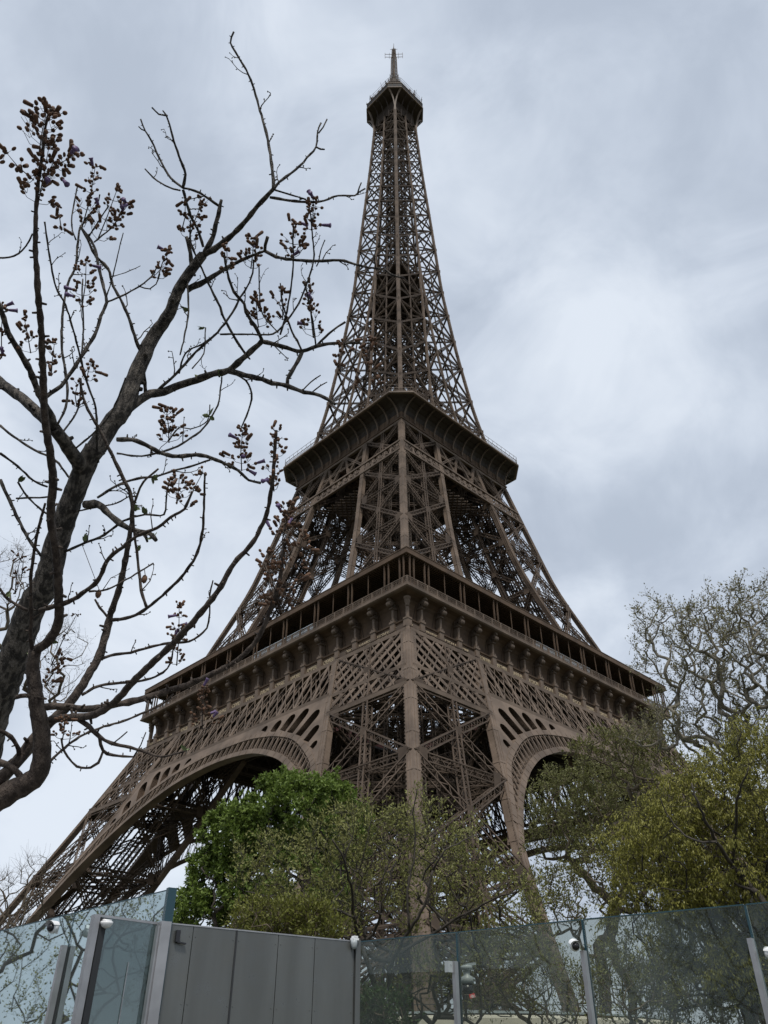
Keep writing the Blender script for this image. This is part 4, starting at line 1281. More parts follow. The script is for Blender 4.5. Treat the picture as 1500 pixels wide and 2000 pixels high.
# ------------------------------------------------------------------ foreground trees, branch by branch
def bark_mat(name, c1, c2, sc=9, bump=.5, stretch=1.0):
    m = mat(name, c1, .85, col2=c2, scale=sc, bump=bump, bscale=sc * 4, detail=8)
    t = m.node_tree
    if stretch != 1.0:      # furrows run along the trunk
        co = [n for n in t.nodes if n.type == 'TEX_COORD'][0]; mpn = t.nodes.new('ShaderNodeMapping'); mpn.inputs['Scale'].default_value = (1, 1, stretch)
        t.links.new(co.outputs['Object'], mpn.inputs[0])
        for n in t.nodes:
            if n.type == 'TEX_NOISE': t.links.new(mpn.outputs[0], n.inputs[0])
            if n.type == 'BUMP': n.inputs['Distance'].default_value = .03
            if n.type == 'VALTORGB': n.color_ramp.elements[0].position = .44; n.color_ramp.elements[1].position = .60
    return m
BARK_A = bark_mat('fissured_bark', (0.018, 0.015, 0.012), (0.115, 0.10, 0.085), 26, 1.0, .3)
BARK_B = bark_mat('smooth_bark', (0.030, 0.021, 0.016), (0.075, 0.057, 0.045), 40, .5, .5)
BUD = mat('brown_bud', (0.095, 0.05, 0.028), .85, var=.4, scale=30)
PETAL = mat('lilac_petal', (0.10, 0.065, 0.15), .6, var=.25, scale=30)
YLEAF = mat('young_leaf', (0.10, 0.13, 0.05), .6, var=.2, scale=10)
rng = np.random.default_rng(11)

def spline(P, step):
    """catmull-rom through rows of P (any number of columns), about one sample every step px"""
    P = np.asarray(P, float); Q = np.vstack([2 * P[0] - P[1], P, 2 * P[-1] - P[-2]]); o = []
    for i in range(1, len(Q) - 2):
        n = max(1, int(np.linalg.norm(Q[i + 1, :2] - Q[i, :2]) / step))
        for k in range(n):
            t = k / n; a, b_, c, d = Q[i - 1], Q[i], Q[i + 1], Q[i + 2]
            o.append(0.5 * ((2 * b_) + (-a + c) * t + (2 * a - 5 * b_ + 4 * c - d) * t * t + (-a + 3 * b_ - 3 * c + d) * t ** 3))
    o.append(Q[-2]); return np.array(o)

GROUP = {}
def grow_traced(key, D0, name, label, bark, spread):
    """each traced branch is carried to its own distance: it leaves its parent where the parent is and then reaches nearer or farther"""
    done = []      # (x, y, d) samples
    root = empty(name, (0, 0, 0)); tag(root, label, 'tree')
    trunk = None; tips = []
    for ln in STRANDS.strip().split('\n'):
        k, ws, pts = ln.split('|')
        if k != key: continue
        ws = [float(w) for w in ws.split(',')]
        P = np.array([[float(c) for c in p.split(',')] for p in pts.split()])
        S = spline(P, 9)
        t = np.concatenate([[0], np.cumsum(np.linalg.norm(np.diff(S, axis=0), axis=1))]); ln_ = t[-1]; t = t / ln_
        W2 = np.interp(t, np.linspace(0, 1, len(ws)), ws)
        first = not done
        rev = False
        if first: dep = D0 + t * 0.25 * spread
        else:
            A = np.array(done)
            def near(p):
                j = np.argmin(np.hypot(A[:, 0] - p[0], A[:, 1] - p[1])); return A[j, 2], np.hypot(*(A[j, :2] - p))
            d0, e0 = near(S[0]); d1, e1 = near(S[-1])
            if e0 > 25 and e1 > 25: d0 = D0 + rng.uniform(-.3, .3) * spread
            if e1 < 14 and e0 > 25:
                dep = d1 + (1 - t) * ln_ / FPX * D0 * rng.uniform(-.8, .8)
            else:
                dep = d0 + t * ln_ / FPX * D0 * rng.uniform(.35, .8) * rng.choice([-1, 1])
                if e1 < 14: dep = d0 + (d1 - d0) * t
            dep = np.clip(dep, D0 - spread, D0 + spread)
        for p, d in zip(S, dep): done.append((p[0], p[1], d))
        pts3 = []; rad = []
        ph = rng.random() * 6
        for i, (p, d, w) in enumerate(zip(S, dep, W2)):
            j = rng.normal(0, .25 + min(.012 * w, .4), 2)
            pts3.append(pix(p[0] + j[0], p[1] + j[1], d))
            rad.append(max(.0018, w / 2 * d / FPX * (1 + (.10 if w < 14 else .02) * math.sin(i * 1.9 + ph) + rng.normal(0, .05 if w < 14 else .012))))
        b = MB(); b.tube(pts3, rad, 14 if ws[0] > 20 else (8 if ws[0] > 6 else 6))
        # leaf scars and small knobs
        if ws[0] < 40:
            for i in range(2, len(pts3) - 1):
                if rng.random() < (.55 if ws[0] < 14 else .3):
                    ax = nrm(rng.normal(size=3)); ax = nrm(ax - nrm(pts3[i + 1] - pts3[i]) * (ax @ nrm(pts3[i + 1] - pts3[i])))
                    r_ = rad[i]; ll = min(.02, r_ * 1.0) + .004
                    b.tube([pts3[i] + ax * r_ * .6, pts3[i] + ax * (r_ + ll)], [r_ * .45, r_ * .22 + .0012], 5)
        if trunk is None and first:
            # carry the trunk down to the ground outside the picture
            g0 = pts3[0]; gd_ = nrm(np.array((_r[0], _r[1], 0)))
            low = [np.array((g0[0], g0[1], 0)) - gd_ * .8 + (0, 0, -.05), g0 * (1, 1, .35) - gd_ * .62, g0 * (1, 1, .7) - gd_ * .36]
            b.tube(low + [g0], [rad[0] * 1.6, rad[0] * 1.3, rad[0] * 1.1, rad[0]], 14)
        mname = 'trunk' if first else ('branch' if ws[0] >= 5 else 'twig')
        o = b.build(mname, bark, root, True)
        if first: trunk = o
        elif ws[-1] <= 4: tips.append((pts3[-1], nrm(pts3[-1] - pts3[-3]), dep[-1]))
        # fine side twigs
        if 3 <= ws[0] <= 10 and ln_ > 60:
            for q in range(int(ln_ / (75 if key == 'A' else 130))):
                i = int(rng.integers(2, len(pts3) - 2)); dr = nrm(pts3[i + 1] - pts3[i])
                sd_ = nrm(np.cross(dr, rng.normal(size=3)))
                v = nrm(sd_ + dr * .7 + np.array((0, 0, .5))); L_ = rng.uniform(20, 60) / FPX * dep[i]
                tw = MB(); p = pts3[i]; pl = [p]
                for _ in range(4):
                    v = nrm(v + rng.normal(0, .18, 3) + (0, 0, .1)); p = p + v * L_ / 4; pl.append(p)
                r0 = min(rad[i] * .5, 1.3 / FPX * dep[i])
                tw.tube(pl, [r0, r0 * .9, r0 * .8, r0 * .65, r0 * .5], 5)
                for z_ in (2, 3, 4):
                    a = nrm(rng.normal(size=3)); tw.tube([pl[z_], pl[z_] + nrm(a + v) * L_ * .16], [r0 * .7, r0 * .5], 4)
                    tw.lathe([(.0001, -r0), (r0 * 1.5, 0), (.0001, r0 * 2)], pl[z_] + nrm(a + v) * L_ * .16, 5, axis=a)
                tw.build('twig', bark, root, True)
    GROUP[key] = (root, np.array(done), D0)
    return root

def egg(b, c, ax, ln, r):
    b.lathe([(r * .35, -ln * .5), (r * .85, -ln * .3), (r, 0), (r * .8, ln * .28), (r * .3, ln * .48)], c, 7, axis=ax)

def panicle(key, top, bot, spread, n, dd=0.0, petals=.12, scale=1.0):
    """upright flower spike: a stem with paired stalks that carry round brown buds and a few tubular flowers"""
    root, A, D0 = GROUP[key]
    d = A[np.argmin(np.hypot(A[:, 0] - bot[0], A[:, 1] - bot[1])), 2] + dd
    px = d / FPX
    b = MB(); fl_ = MB(); st = MB()
    T, B_ = pix(*top, d - .02), pix(*bot, d); ax = T - B_; L_ = np.linalg.norm(ax); ax = ax / L_
    st.tube([B_, B_ + ax * L_ * .5 + rng.normal(0, px * 2, 3), T], [px * 1.3, px * 1.0, px * .6], 5)
    ns = max(3, n // 5); k = 0
    for i in range(ns):
        t = i / (ns - 1) if ns > 1 else 0
        base = B_ + ax * L_ * (t * .97 + .02)
        side = nrm(np.cross(ax, rng.normal(size=3)))
        for sg in (1, -1):
            s_ = side * sg
            reach = spread * px * (1.15 - .75 * t) * rng.uniform(.45, 1.0)
            e_ = base + s_ * reach + ax * reach * .55
            st.tube([base, base + s_ * reach * .55 + ax * reach * .12, e_], [px * .7, px * .6, px * .55], 4)
            for q in range(max(2, int(round(n / ns / 2)) + 1)):
                c = e_ + rng.normal(0, px * 4.5 * scale, 3) - s_ * reach * rng.uniform(0, .35)
                st.tube([e_ * .6 + base * .4, c], [px * .45, px * .4], 3)
                dr = nrm(c - base + rng.normal(0, px * 5, 3))
                if rng.random() < petals * .4:
                    ln2 = rng.uniform(14, 22) * px * scale; r = 3.3 * px * scale
                    egg(b, c, dr, 7 * px * scale, 3.6 * px * scale)
                    dv = nrm(dr + np.array((0, 0, -.25)))
                    fl_.tube([c, c + dv * ln2 * .35, c + dv * ln2 * .8, c + dv * ln2], [r * .55, r * .9, r * 1.05, r * 1.5], 7)
                elif rng.random() < .16:
                    ln2 = rng.uniform(11, 18) * px * scale; r = 3.0 * px * scale
                    b.tube([c, c + dr * ln2 * .4, c + dr * ln2 * .85, c + dr * ln2], [r * .9, r, r * 1.15, r * .8], 7)
                else:
                    egg(b, c, dr, rng.uniform(6, 9) * px * scale, rng.uniform(2.3, 3.5) * px * scale)
    c0 = st.build('flower_stalk', BARK_B, root)
    tag(b.build('bud_cluster', BUD, c0, True), kind='stuff')
    if fl_.n: tag(fl_.build('petals', PETAL, c0, True), kind='stuff')

STRANDS = '''
A|95,62,58,50,42,38|-60,1560 -15,1400 22,1300 60,1190 90,1140 108,1070 133,997 150,950 170,905 186,875
A|38,34,24,18|168,905 186,878 215,830 240,800 262,740 280,700 295,665 333,607 350,563 377,523 397,497
A|14,10,8|397,497 417,487 463,450 503,403 533,370
A|11,9,7|400,492 407,480 417,460 423,432 428,412 432,390
A|7,5,3.5|533,370 533,340 523,273 513,233 490,157 467,113 450,83 457,62
A|6,4.5,3|533,370 545,356 583,327 600,308 617,287 620,257 627,240
A|4,3|617,287 625,291 634,292
A|3,2.5|622,260 631,248 638,233
A|6,5,3|527,385 545,388 567,392 610,395 633,392 660,382 693,382 703,375 713,368
A|3,2.5|698,379 702,366 706,357
A|4,3|538,371 552,376 567,380 597,389
A|4,3|585,389 592,388 600,392
A|6,5|427,402 400,383 380,372 357,367
A|6,4.5,3|357,367 362,340 353,313 337,267 330,240 325,225 318,216
A|3.5,3|327,226 310,223 297,210
A|5,4,3|357,367 333,347 313,313 297,277 284,256 275,233
A|3,2.5|284,256 276,252 271,247
A|4,3|352,372 338,368 323,363 300,347 283,330
A|6,6|357,370 373,423 385,445 397,483
A|9,8|375,520 372,495 365,463
A|14,9,7,5|365,565 400,550 443,523 483,503 517,490
A|7,6,5,4|517,490 540,502 570,507 617,510 660,508 683,513 717,522 750,526 765,537 790,543
A|7,6|517,490 518,478 523,462
A|3,2|735,528 731,500 740,474
A|28,28,26,24|158,930 153,905 144,890 120,855 107,837
A|22,20,18|107,837 88,820 67,799 40,775 13,757 -15,733
A|15,12,9|107,837 101,815 80,778 59,725 35,682 16,650 0,601 -15,575
A|8,7,5|84,780 100,767 120,754 139,727 163,690 187,650 197,617 208,590 203,564 192,519 184,481 170,460 160,447
A|5,5,4|112,830 124,808 131,783 131,751 125,710 121,680 121,647 123,607 133,553 148,519 152,473 157,444 171,428
A|4,3|120,848 144,815 155,789 157,757 155,738
A|8,6,5|285,768 281,735 280,700 269,675 256,633 240,593 221,559 211,524 187,500 171,468 157,440
A|20,16,13,11|235,822 250,800 267,786 293,770 320,765 360,749 382,743 415,730 447,723 473,701 496,681 512,667
A|8,6,4|512,667 503,645 480,610 477,593 457,570 447,543 440,513 438,493
A|9,8,5|512,667 532,671 561,680 590,686 620,676 642,671 675,670 701,668
A|5,4,3|590,686 580,665 571,649 558,613 550,587 548,553
A|5,4|620,674 642,652 660,638 675,629
A|8,8|590,688 577,714 561,740 561,754
A|11,9,6|447,725 480,733 512,741 532,748 561,754 594,766 626,772 655,790
A|3,2.5|606,769 626,753 639,746
A|3,2.5|590,764 607,746 626,733
A|4,4,3|457,730 480,743 491,769 486,801 472,834 480,841
A|6,5,3|480,692 457,658 434,613 430,600 407,553 383,500 372,470 372,430
A|6,4.5,3.5|308,762 347,727 382,688 425,649 454,610 470,580 483,560 493,533 495,507
A|9,8,5|228,858 267,861 293,874 320,887 347,891 392,889 431,902 464,918 486,938 509,943
A|4,4,3|228,885 267,891 307,885 347,871 373,855 399,834 425,792 431,756 433,736
A|16,12,8|165,985 192,985 213,1005 240,1026 253,1034 275,1039 293,1042 305,1056
A|7,5|278,1040 285,1050 288,1058
A|6,5,4|190,972 227,949 267,935 307,930 347,917 379,909 410,898
A|6,5,3|118,1082 160,1063 203,1045 240,1018 283,1005 320,1005 325,970 331,938
A|4,3|120,1005 187,991 227,983 251,970
A|5,4|0,831 27,853 67,879 107,898 133,930 157,951
A|5,4|0,885 35,911 64,938 93,951
A|7,6|0,938 19,978 40,1023 59,1058 80,1085
A|4,4|35,941 53,970 75,991 93,1005
A|4,4|32,973 93,971 105,972
A|4,3|144,879 187,842 221,799 245,738
A|5,4|192,903 189,863 187,799 171,751 157,698 144,647 128,596 109,561 100,519 92,468 87,433
A|4,3|160,690 163,633 160,580 162,545
A|4,3|-15,504 0,504 27,500 51,481 63,457
A|3,2.5|165,430 187,404 195,380
A|3,2.5|173,463 197,425 213,401
A|3,2.5|184,473 221,441 235,415
A|3,2.5|148,468 140,441 143,407 152,361
A|4,3|208,590 240,577 272,559 296,540 312,510
A|3,2.5|272,559 292,565 305,555 312,535
A|2.5,2|208,580 221,537 232,489 241,455
A|2,1.5|221,540 245,532 275,519
A|4,3|365,540 368,607 360,657 352,693
A|4,4,3|430,653 483,653 533,652 557,630 583,593 597,560 613,507 610,457 607,423 604,400
A|4,3|547,653 560,610 570,550 573,507 572,467 573,445
A|4,3|617,673 610,623 600,573 596,560
A|3,2.5|543,650 513,613 507,573 506,520
A|2.5,2|618,520 622,512 627,487 635,468
A|4,3|350,730 362,690 395,672 425,650
A|3,2.5|401,640 398,690 375,720
A|3,2|330,860 350,835 372,838 405,822 410,790
B|62,44,38,32,28,24|-60,1575 0,1559 24,1544 51,1532 72,1515 81,1484 81,1430 73,1385 67,1334 64,1295 69,1271
B|19,17,16,14,12,8,5|69,1271 96,1250 114,1214 114,1160 110,1085 99,1010 104,943 99,890 88,823 84,730 80,640 73,553 69,473 71,407 75,353 83,300 89,247 99,212
B|8,7,5|66,1275 60,1250 61,1190 60,1130 65,1090 72,1045 88,983
B|15,13,10,7|78,1382 120,1379 165,1385 210,1379 270,1367 330,1349 375,1334 450,1298 487,1268 511,1233 522,1206 538,1164 549,1117 556,1060
B|15,14,10,6|100,1405 120,1403 165,1400 195,1391 225,1370 255,1337 300,1292 345,1250 390,1199 426,1154 457,1100 490,1065 509,1032 522,1000 532,941 537,876 540,840
B|24,20,16,12,9|-20,1540 30,1490 69,1439 99,1409 126,1385 156,1346 177,1310 192,1286 207,1235 216,1199 234,1145 248,1077 257,1023
B|9,7,5|257,1023 256,970 232,917 200,850 187,826 171,799 160,765 157,738
B|7,6,4|214,1212 255,1205 288,1187 324,1157 354,1127 382,1087 395,1042 399,974 400,925
B|6,5,4|286,1184 276,1154 271,1110 267,1077 263,1045 260,997 269,965 280,941 310,915
B|6,5,3|194,1289 216,1280 255,1274 300,1262 330,1256 369,1253 396,1235 408,1214 410,1160 416,1133
B|6,5,3|160,1357 192,1340 234,1334 285,1328 318,1313 333,1295 339,1262 343,1230
B|11,8,5,3|140,1396 168,1415 195,1439 216,1451 255,1460 285,1469 315,1478 342,1472 365,1466
B|7,6,4|195,1440 201,1466 222,1475 261,1478
B|5,5,4|201,1466 192,1490 177,1499 150,1497 132,1478 123,1460 120,1442
B|5,5,4|84,1502 120,1466 156,1439 195,1422 240,1409 276,1394 315,1376 339,1355
B|14,12|-20,1482 0,1490 24,1499 42,1520 46,1534
B|9,8|-15,1420 0,1427 21,1439 36,1463 38,1480
B|6,6,6|-15,1140 0,1151 18,1172 54,1193
B|10,9,7,5|78,1193 105,1184 135,1175 168,1154 192,1133 213,1090 240,1069 267,1047 307,1031 333,1010 360,994 375,960
B|4,3|174,1155 210,1151 255,1127 300,1100
B|8,7|216,1215 205,1260 198,1290
B|5,4|210,1205 195,1187 185,1170
B|3.5,2.5|218,1455 235,1440 248,1430
B|5,5|66,1335 72,1360 90,1365
B|10,9|72,1365 50,1358 30,1362
B|3,2|261,1478 275,1455 285,1430
'''
grow_traced('A', 6.4, 'flowering_tree', 'leafless tree with fissured dark trunk and brown flower buds rising on the left', BARK_A, 0.9)
grow_traced('B', 3.1, 'flowering_tree', 'nearest leafless tree, smooth reddish branches curving in from the left edge with large buds', BARK_B, 0.45)
for a in (('B', (92, 212), (76, 300), 58, 60, 0, .06, 1.35), ('B', (95, 290), (74, 400), 34, 34, 0, .05, 1.25), ('B', (150, 300), (84, 345), 26, 34, 0, .08, 1.25), ('B', (14, 300), (66, 352), 18, 16, 0, 0, 1.3),
          ('A', (186, 325), (160, 445), 30, 40, 0, .12), ('A', (228, 372), (190, 470), 30, 34, 0, .16), ('A', (250, 400), (222, 440), 16, 16, 0, .1), ('A', (108, 400), (120, 450), 12, 10, 0, 0),
          ('A', (326, 490), (308, 545), 20, 24, 0, .05), ('A', (168, 515), (160, 600), 28, 28, 0, .03), ('A', (395, 395), (368, 470), 26, 30, 0, .08), ('A', (362, 395), (355, 450), 14, 14, 0, .1),
          ('A', (612, 390), (608, 450), 22, 26, 0, .1), ('A', (577, 438), (573, 505), 26, 30, 0, .12), ('A', (495, 465), (490, 525), 28, 30, 0, .04), ('A', (443, 485), (440, 530), 16, 16, 0, 0),
          ('A', (500, 580), (505, 640), 22, 26, 0, 0), ('A', (605, 560), (612, 660), 30, 40, 0, .08), ('A', (550, 570), (552, 625), 14, 14, 0, 0), ('A', (663, 675), (662, 720), 18, 18, 0, .06),
          ('A', (720, 660), (715, 760), 26, 34, 0, .02), ('A', (48, 625), (60, 690), 24, 20, 0, 0), ('A', (106, 672), (100, 735), 18, 20, 0, 0), ('A', (178, 708), (170, 745), 16, 12, 0, 0), ('A', (152, 750), (150, 795), 14, 14, 0, 0),
          ('A', (325, 800), (330, 865), 36, 44, 0, .05), ('A', (350, 935), (345, 985), 40, 32, 0, 0), ('A', (395, 925), (360, 990), 20, 16, 0, 0), ('A', (474, 840), (472, 920), 26, 36, 0, .12), ('A', (5, 600), (3, 700), 16, 16, 0, .3),
          ('B', (540, 842), (535, 960), 30, 40, 0, .07, 1.0), ('B', (565, 985), (550, 1060), 34, 36, 0, .06, 1.05), ('B', (520, 1085), (548, 1190), 30, 36, 0, 0, 1.05), ('B', (592, 1050), (545, 1190), 44, 44, 0, 0, 1.05),
          ('B', (350, 1182), (345, 1300), 20, 34, 0, .14, .85), ('B', (398, 1345), (395, 1425), 26, 34, 0, .22, .85), ('B', (125, 1405), (122, 1445), 26, 24, 0, 0, .8), ('A', (118, 1290), (90, 1340), 22, 18, 0, .05), ('A', (150, 1200), (100, 1300), 18, 12, 0, 0, .5), ('A', (40, 1090), (30, 1160), 24, 16, 0, 0, .6)):
    panicle(*a)

def leaf_shape(b, c, ax, ln, wd):
    s_ = nrm(np.cross(ax, rng.normal(size=3))); n_ = np.cross(ax, s_)
    P = [c, c + ax * ln * .3 + s_ * wd * .5 + n_ * wd * .1, c + ax * ln * .7 + s_ * wd * .4 + n_ * wd * .12, c + ax * ln, c + ax * ln * .7 - s_ * wd * .4 + n_ * wd * .12, c + ax * ln * .3 - s_ * wd * .5 + n_ * wd * .1]
    b.add(P + [c + ax * ln * .5 - n_ * .001], [(0, 1, 2, 3, 6), (0, 6, 3, 4, 5)])
for key, lst in (('A', ((368, 607), (362, 612), (385, 640), (282, 992), (300, 938), (160, 1040), (44, 935), (432, 738), (300, 1045), (385, 735), (405, 815))), ('B', ((55, 1285), (128, 1275), (20, 1160), (262, 1078), (276, 995), (365, 1466)))):
    root, A, D0 = GROUP[key]
    for (x, y) in lst:
        j = np.argmin(np.hypot(A[:, 0] - x, A[:, 1] - y)); p = pix(A[j, 0], A[j, 1], A[j, 2]); b = MB()
        for q in range(3):
            ax = nrm(pix(x, y, A[j, 2]) - p + rng.normal(0, .02, 3) + np.array((0, 0, .02))); leaf_shape(b, p, ax, 17 * A[j, 2] / FPX * rng.uniform(.7, 1.2), 9 * A[j, 2] / FPX)
        b.build('young_leaf', YLEAF, root)
# one old seed pod hanging from a twig
for key, x, y in (('B', 282, 1131), ('A', 192, 1160)):
    root, A, D0 = GROUP[key]; j = np.argmin(np.hypot(A[:, 0] - x, A[:, 1] - (y - 14))); d = A[j, 2]; px = d / FPX; b = MB()
    p = pix(x, y, d); b.lathe([(px * .8, 10 * px), (px * 4.5, 6 * px), (px * 6, 0), (px * 4.5, -6 * px), (px * .6, -10 * px)], p, 10); b.tube([p + (0, 0, 9 * px), pix(A[j, 0], A[j, 1], d)], px * .8, 4)
    b.build('seed_pod', BUD, root, True)

# ------------------------------------------------------------------ grown trees behind the fence
def leaf_mat(name, c1, c2, rough=.55):
    m = D.materials.new(name); m.use_nodes = True; t = m.node_tree; b = t.nodes['Principled BSDF']
    g_ = t.nodes.new('ShaderNodeNewGeometry'); r = t.nodes.new('ShaderNodeValToRGB')
    r.color_ramp.elements[0].color = (*c1, 1); r.color_ramp.elements[1].color = (*c2, 1)
    t.links.new(g_.outputs['Random Per Island'], r.inputs[0]); t.links.new(r.outputs[0], b.inputs['Base Color'])
    b.inputs['Roughness'].default_value = rough; b.inputs['Specular IOR Level'].default_value = .3
    tl = t.nodes.new('ShaderNodeBsdfTranslucent'); t.links.new(r.outputs[0], tl.inputs[0])
    mi = t.nodes.new('ShaderNodeMixShader'); mi.inputs[0].default_value = .3
    o = t.nodes['Material Output']; t.links.new(b.outputs[0], mi.inputs[1]); t.links.new(tl.outputs[0], mi.inputs[2]); t.links.new(mi.outputs[0], o.inputs[0])
    return m

def np_mesh(name, V, F, m):
    """V (n,3) float, F (m,k) int"""
    me = D.meshes.new(name); V = np.ascontiguousarray(V, np.float32); F = np.ascontiguousarray(F, np.int32); k = F.shape[1]
    me.vertices.add(len(V)); me.vertices.foreach_set('co', V.ravel())
    me.loops.add(F.size); me.loops.foreach_set('vertex_index', F.ravel())
    me.polygons.add(len(F)); me.polygons.foreach_set('loop_start', np.arange(0, F.size, k, dtype=np.int32)); me.polygons.foreach_set('loop_total', np.full(len(F), k, np.int32))
    me.materials.append(m); me.update(calc_edges=True); return me

def leaves(P, Dr, ln, wd, rg, droop=0.0):
    """one bent six-point leaf per row of P, growing along Dr"""
    n = len(P); A = Dr + rg.normal(0, .35, (n, 3)); A[:, 2] -= droop; A /= np.linalg.norm(A, axis=1)[:, None]
    S = np.cross(A, rg.normal(size=(n, 3))); S /= np.linalg.norm(S, axis=1)[:, None] + 1e-9; N_ = np.cross(A, S)
    l = (ln * rg.uniform(.6, 1.25, n))[:, None]; w = (wd * rg.uniform(.7, 1.2, n))[:, None]
    V = np.stack([P, P + A * l * .35 + S * w * .5 + N_ * w * .12, P + A * l, P + A * l * .35 - S * w * .5 + N_ * w * .12], 1).reshape(-1, 3)
    return V, np.arange(4 * n).reshape(n, 4)

def twigs(P, Q, r0, r1, rg):
    """slim three-sided twig from each P to Q"""
    n = len(P); A = Q - P; A /= np.linalg.norm(A, axis=1)[:, None] + 1e-9
    S = np.cross(A, rg.normal(size=(n, 3))); S /= np.linalg.norm(S, axis=1)[:, None] + 1e-9; T = np.cross(A, S)
    V = []
    for k in range(3):
        a = 2 * math.pi * k / 3; o = S * math.cos(a) + T * math.sin(a); V += [P + o * r0, Q + o * r1]
    V = np.stack(V, 1).reshape(-1, 3); i = np.arange(n)[:, None] * 6
    F = np.concatenate([i + np.array([[0, 2, 3, 1]]), i + np.array([[2, 4, 5, 3]]), i + np.array([[4, 0, 1, 5]])])
    return V, F

def tree(name, label, base, blobs, natt, seed, bark, lmat, leaf=(.12, .06), per=14, twig=.8, stems=1, trunk_r=.2, droop=0.0, group=None, upbias=.35, cat='tree', fork=.35, rtip=.012, shell=.0, wig=.16, tl=1.0, clump=0):
    """crown points inside the blobs are joined one by one to the nearest limb, radii follow the number of tips carried"""
    rg = np.random.default_rng(seed); base = np.array(base, float)
    root = empty(name, base); tag(root, label, cat, group)
    vol = np.array([b[1][0] * b[1][1] * b[1][2] for b in blobs]) ** .8; vol = vol / vol.sum()
    A = []
    for b, v in zip(blobs, vol):
        n = max(4, int(natt * v)); d = rg.normal(size=(n, 3)); d /= np.linalg.norm(d, axis=1)[:, None]
        r = rg.random(n) ** (1 / 3); r = shell + (1 - shell) * r; r *= 1 + rg.normal(0, .07, n)
        A.append(np.array(b[0]) + d * r[:, None] * np.array(b[1]))
    A = np.vstack(A); A = A[A[:, 2] > .4]
    cen = A.mean(0); low = A[:, 2].min()
    pos = [base.copy()]; par = [-1]
    tops = []
    for s in range(stems):
        tgt = base + (cen - base) * fork; tgt = tgt + (rg.normal(0, .12 * np.linalg.norm(cen - base), 3) * (1, 1, .3) if stems > 1 else 0)
        n = 6; prev = 0
        for k in range(1, n + 1):
            t = k / n; p = base + (tgt - base) * np.array((t ** 1.3, t ** 1.3, t)) + rg.normal(0, .02 * np.linalg.norm(tgt - base), 3) * (1, 1, 0)
            pos.append(p); par.append(prev); prev = len(pos) - 1
    A = A[np.argsort(np.linalg.norm(A - pos[-1], axis=1))]
    PP = np.zeros((len(A) * 12 + 50, 3)); n0 = len(pos); PP[:n0] = pos; cnt = n0; tips = []
    gen = [0] * n0
    for a in A:
        v = a - PP[1:cnt]; dist = np.linalg.norm(v, axis=1)
        pen = dist - upbias * v[:, 2]      # prefer to grow upward out of a limb below
        j = int(np.argmin(pen)) + 1
        L_ = np.linalg.norm(a - PP[j]); n = max(1, min(9, int(L_ / (twig * .8)) + 1)); prev = j; p0 = PP[j].copy()
        bow = rg.normal(0, wig * L_, 3) + np.array((0, 0, -.08 * L_))
        for k in range(1, n + 1):
            t = k / n; p = p0 + (a - p0) * t + bow * math.sin(math.pi * t) * .6 + (rg.normal(0, .035 * L_, 3) if k < n else 0)
            if cnt >= len(PP): break
            PP[cnt] = p; par.append(prev); prev = cnt; cnt += 1
        tips.append(prev)
    PP = PP[:cnt]; par = np.array(par[:cnt]); w = np.zeros(cnt)
    for t in tips: w[t] += 1
    kids = np.zeros(cnt, int)
    for i in range(cnt - 1, 0, -1): w[par[i]] += w[i]; kids[par[i]] += 1
    w = np.maximum(w, .6); rad = rtip * w ** .42; rad *= max(1.0, trunk_r / rad[0]) ** (np.log(w + 1) / np.log(w[0] + 1)); 
    # limbs as tubes following the thickest child
    child = {}
    for i in range(1, cnt): child.setdefault(par[i], []).append(i)
    b = MB(); started = set()
    order = [0]
    stack = [(0, None)]
    while stack:
        s, pr = stack.pop()
        chain = [s] if pr is None else [pr, s]; c = s
        while c in child:
            ks = sorted(child[c], key=lambda q: -w[q])
            for q in ks[1:]: stack.append((q, c))
            c = ks[0]; chain.append(c)
        if len(chain) > 1:
            rr = [rad[q] for q in chain]
            if pr is not None: rr[0] = min(rr[0], rr[1] * 1.25)
            rr[-1] *= .6
            pts = [PP[q] - base for q in chain]
            sides = 9 if rr[1] > .08 else (6 if rr[1] > .03 else 4)
            b.tube(pts, rr, sides, cap=False)
    tr = b.build('trunk', bark, root, True)
    # twigs and leaves
    small = np.where(w <= 4)[0]; small = small[small > n0]
    rep = max(1, int(per)); P0 = np.repeat(PP[small], rep, 0); Pp = np.repeat(PP[par[small]], rep, 0)
    P0 = Pp + (P0 - Pp) * rg.random((len(P0), 1))
    dr = nrm_rows(P0 - Pp + 1e-6) * .6 + rg.normal(0, .6, P0.shape) + np.array((0, 0, .35 - droop * 1.2)); dr = nrm_rows(dr)
    LL = (twig * rg.uniform(.35, 1.1, len(P0)) * tl)[:, None]
    M1 = P0 + dr * LL * .5; dr2 = nrm_rows(dr + rg.normal(0, .3, dr.shape) + np.array((0, 0, .15 - droop))); Q = M1 + dr2 * LL * .5
    V1, F1 = twigs(P0, M1, rtip * .5, rtip * .38, rg); V2, F2 = twigs(M1, Q, rtip * .38, rtip * .2, rg)
    tw = obj('twigs', np_mesh('twigs', np.vstack([V1, V2]) - base, np.vstack([F1, F2 + len(V1)]), bark), root)
    if leaf:
        k = leaf[2] if len(leaf) > 2 else 3
        t = rg.random((len(P0), k, 1)) ** .6
        Lp = (P0[:, None] * (1 - t) + Q[:, None] * t).reshape(-1, 3); Ld = np.repeat(dr2, k, 0)
        Lp = Lp + rg.normal(0, leaf[0] * .35, Lp.shape)
        if clump:      # leaflets gathered in fans
            Lc = np.repeat(Lp, clump, 0); Ld = np.repeat(Ld, clump, 0); Ld = nrm_rows(Ld * .5 + rg.normal(0, .8, Ld.shape) + (0, 0, -.25)); Lp = Lc
        V, F = leaves(Lp, Ld, leaf[0], leaf[1], rg, droop)
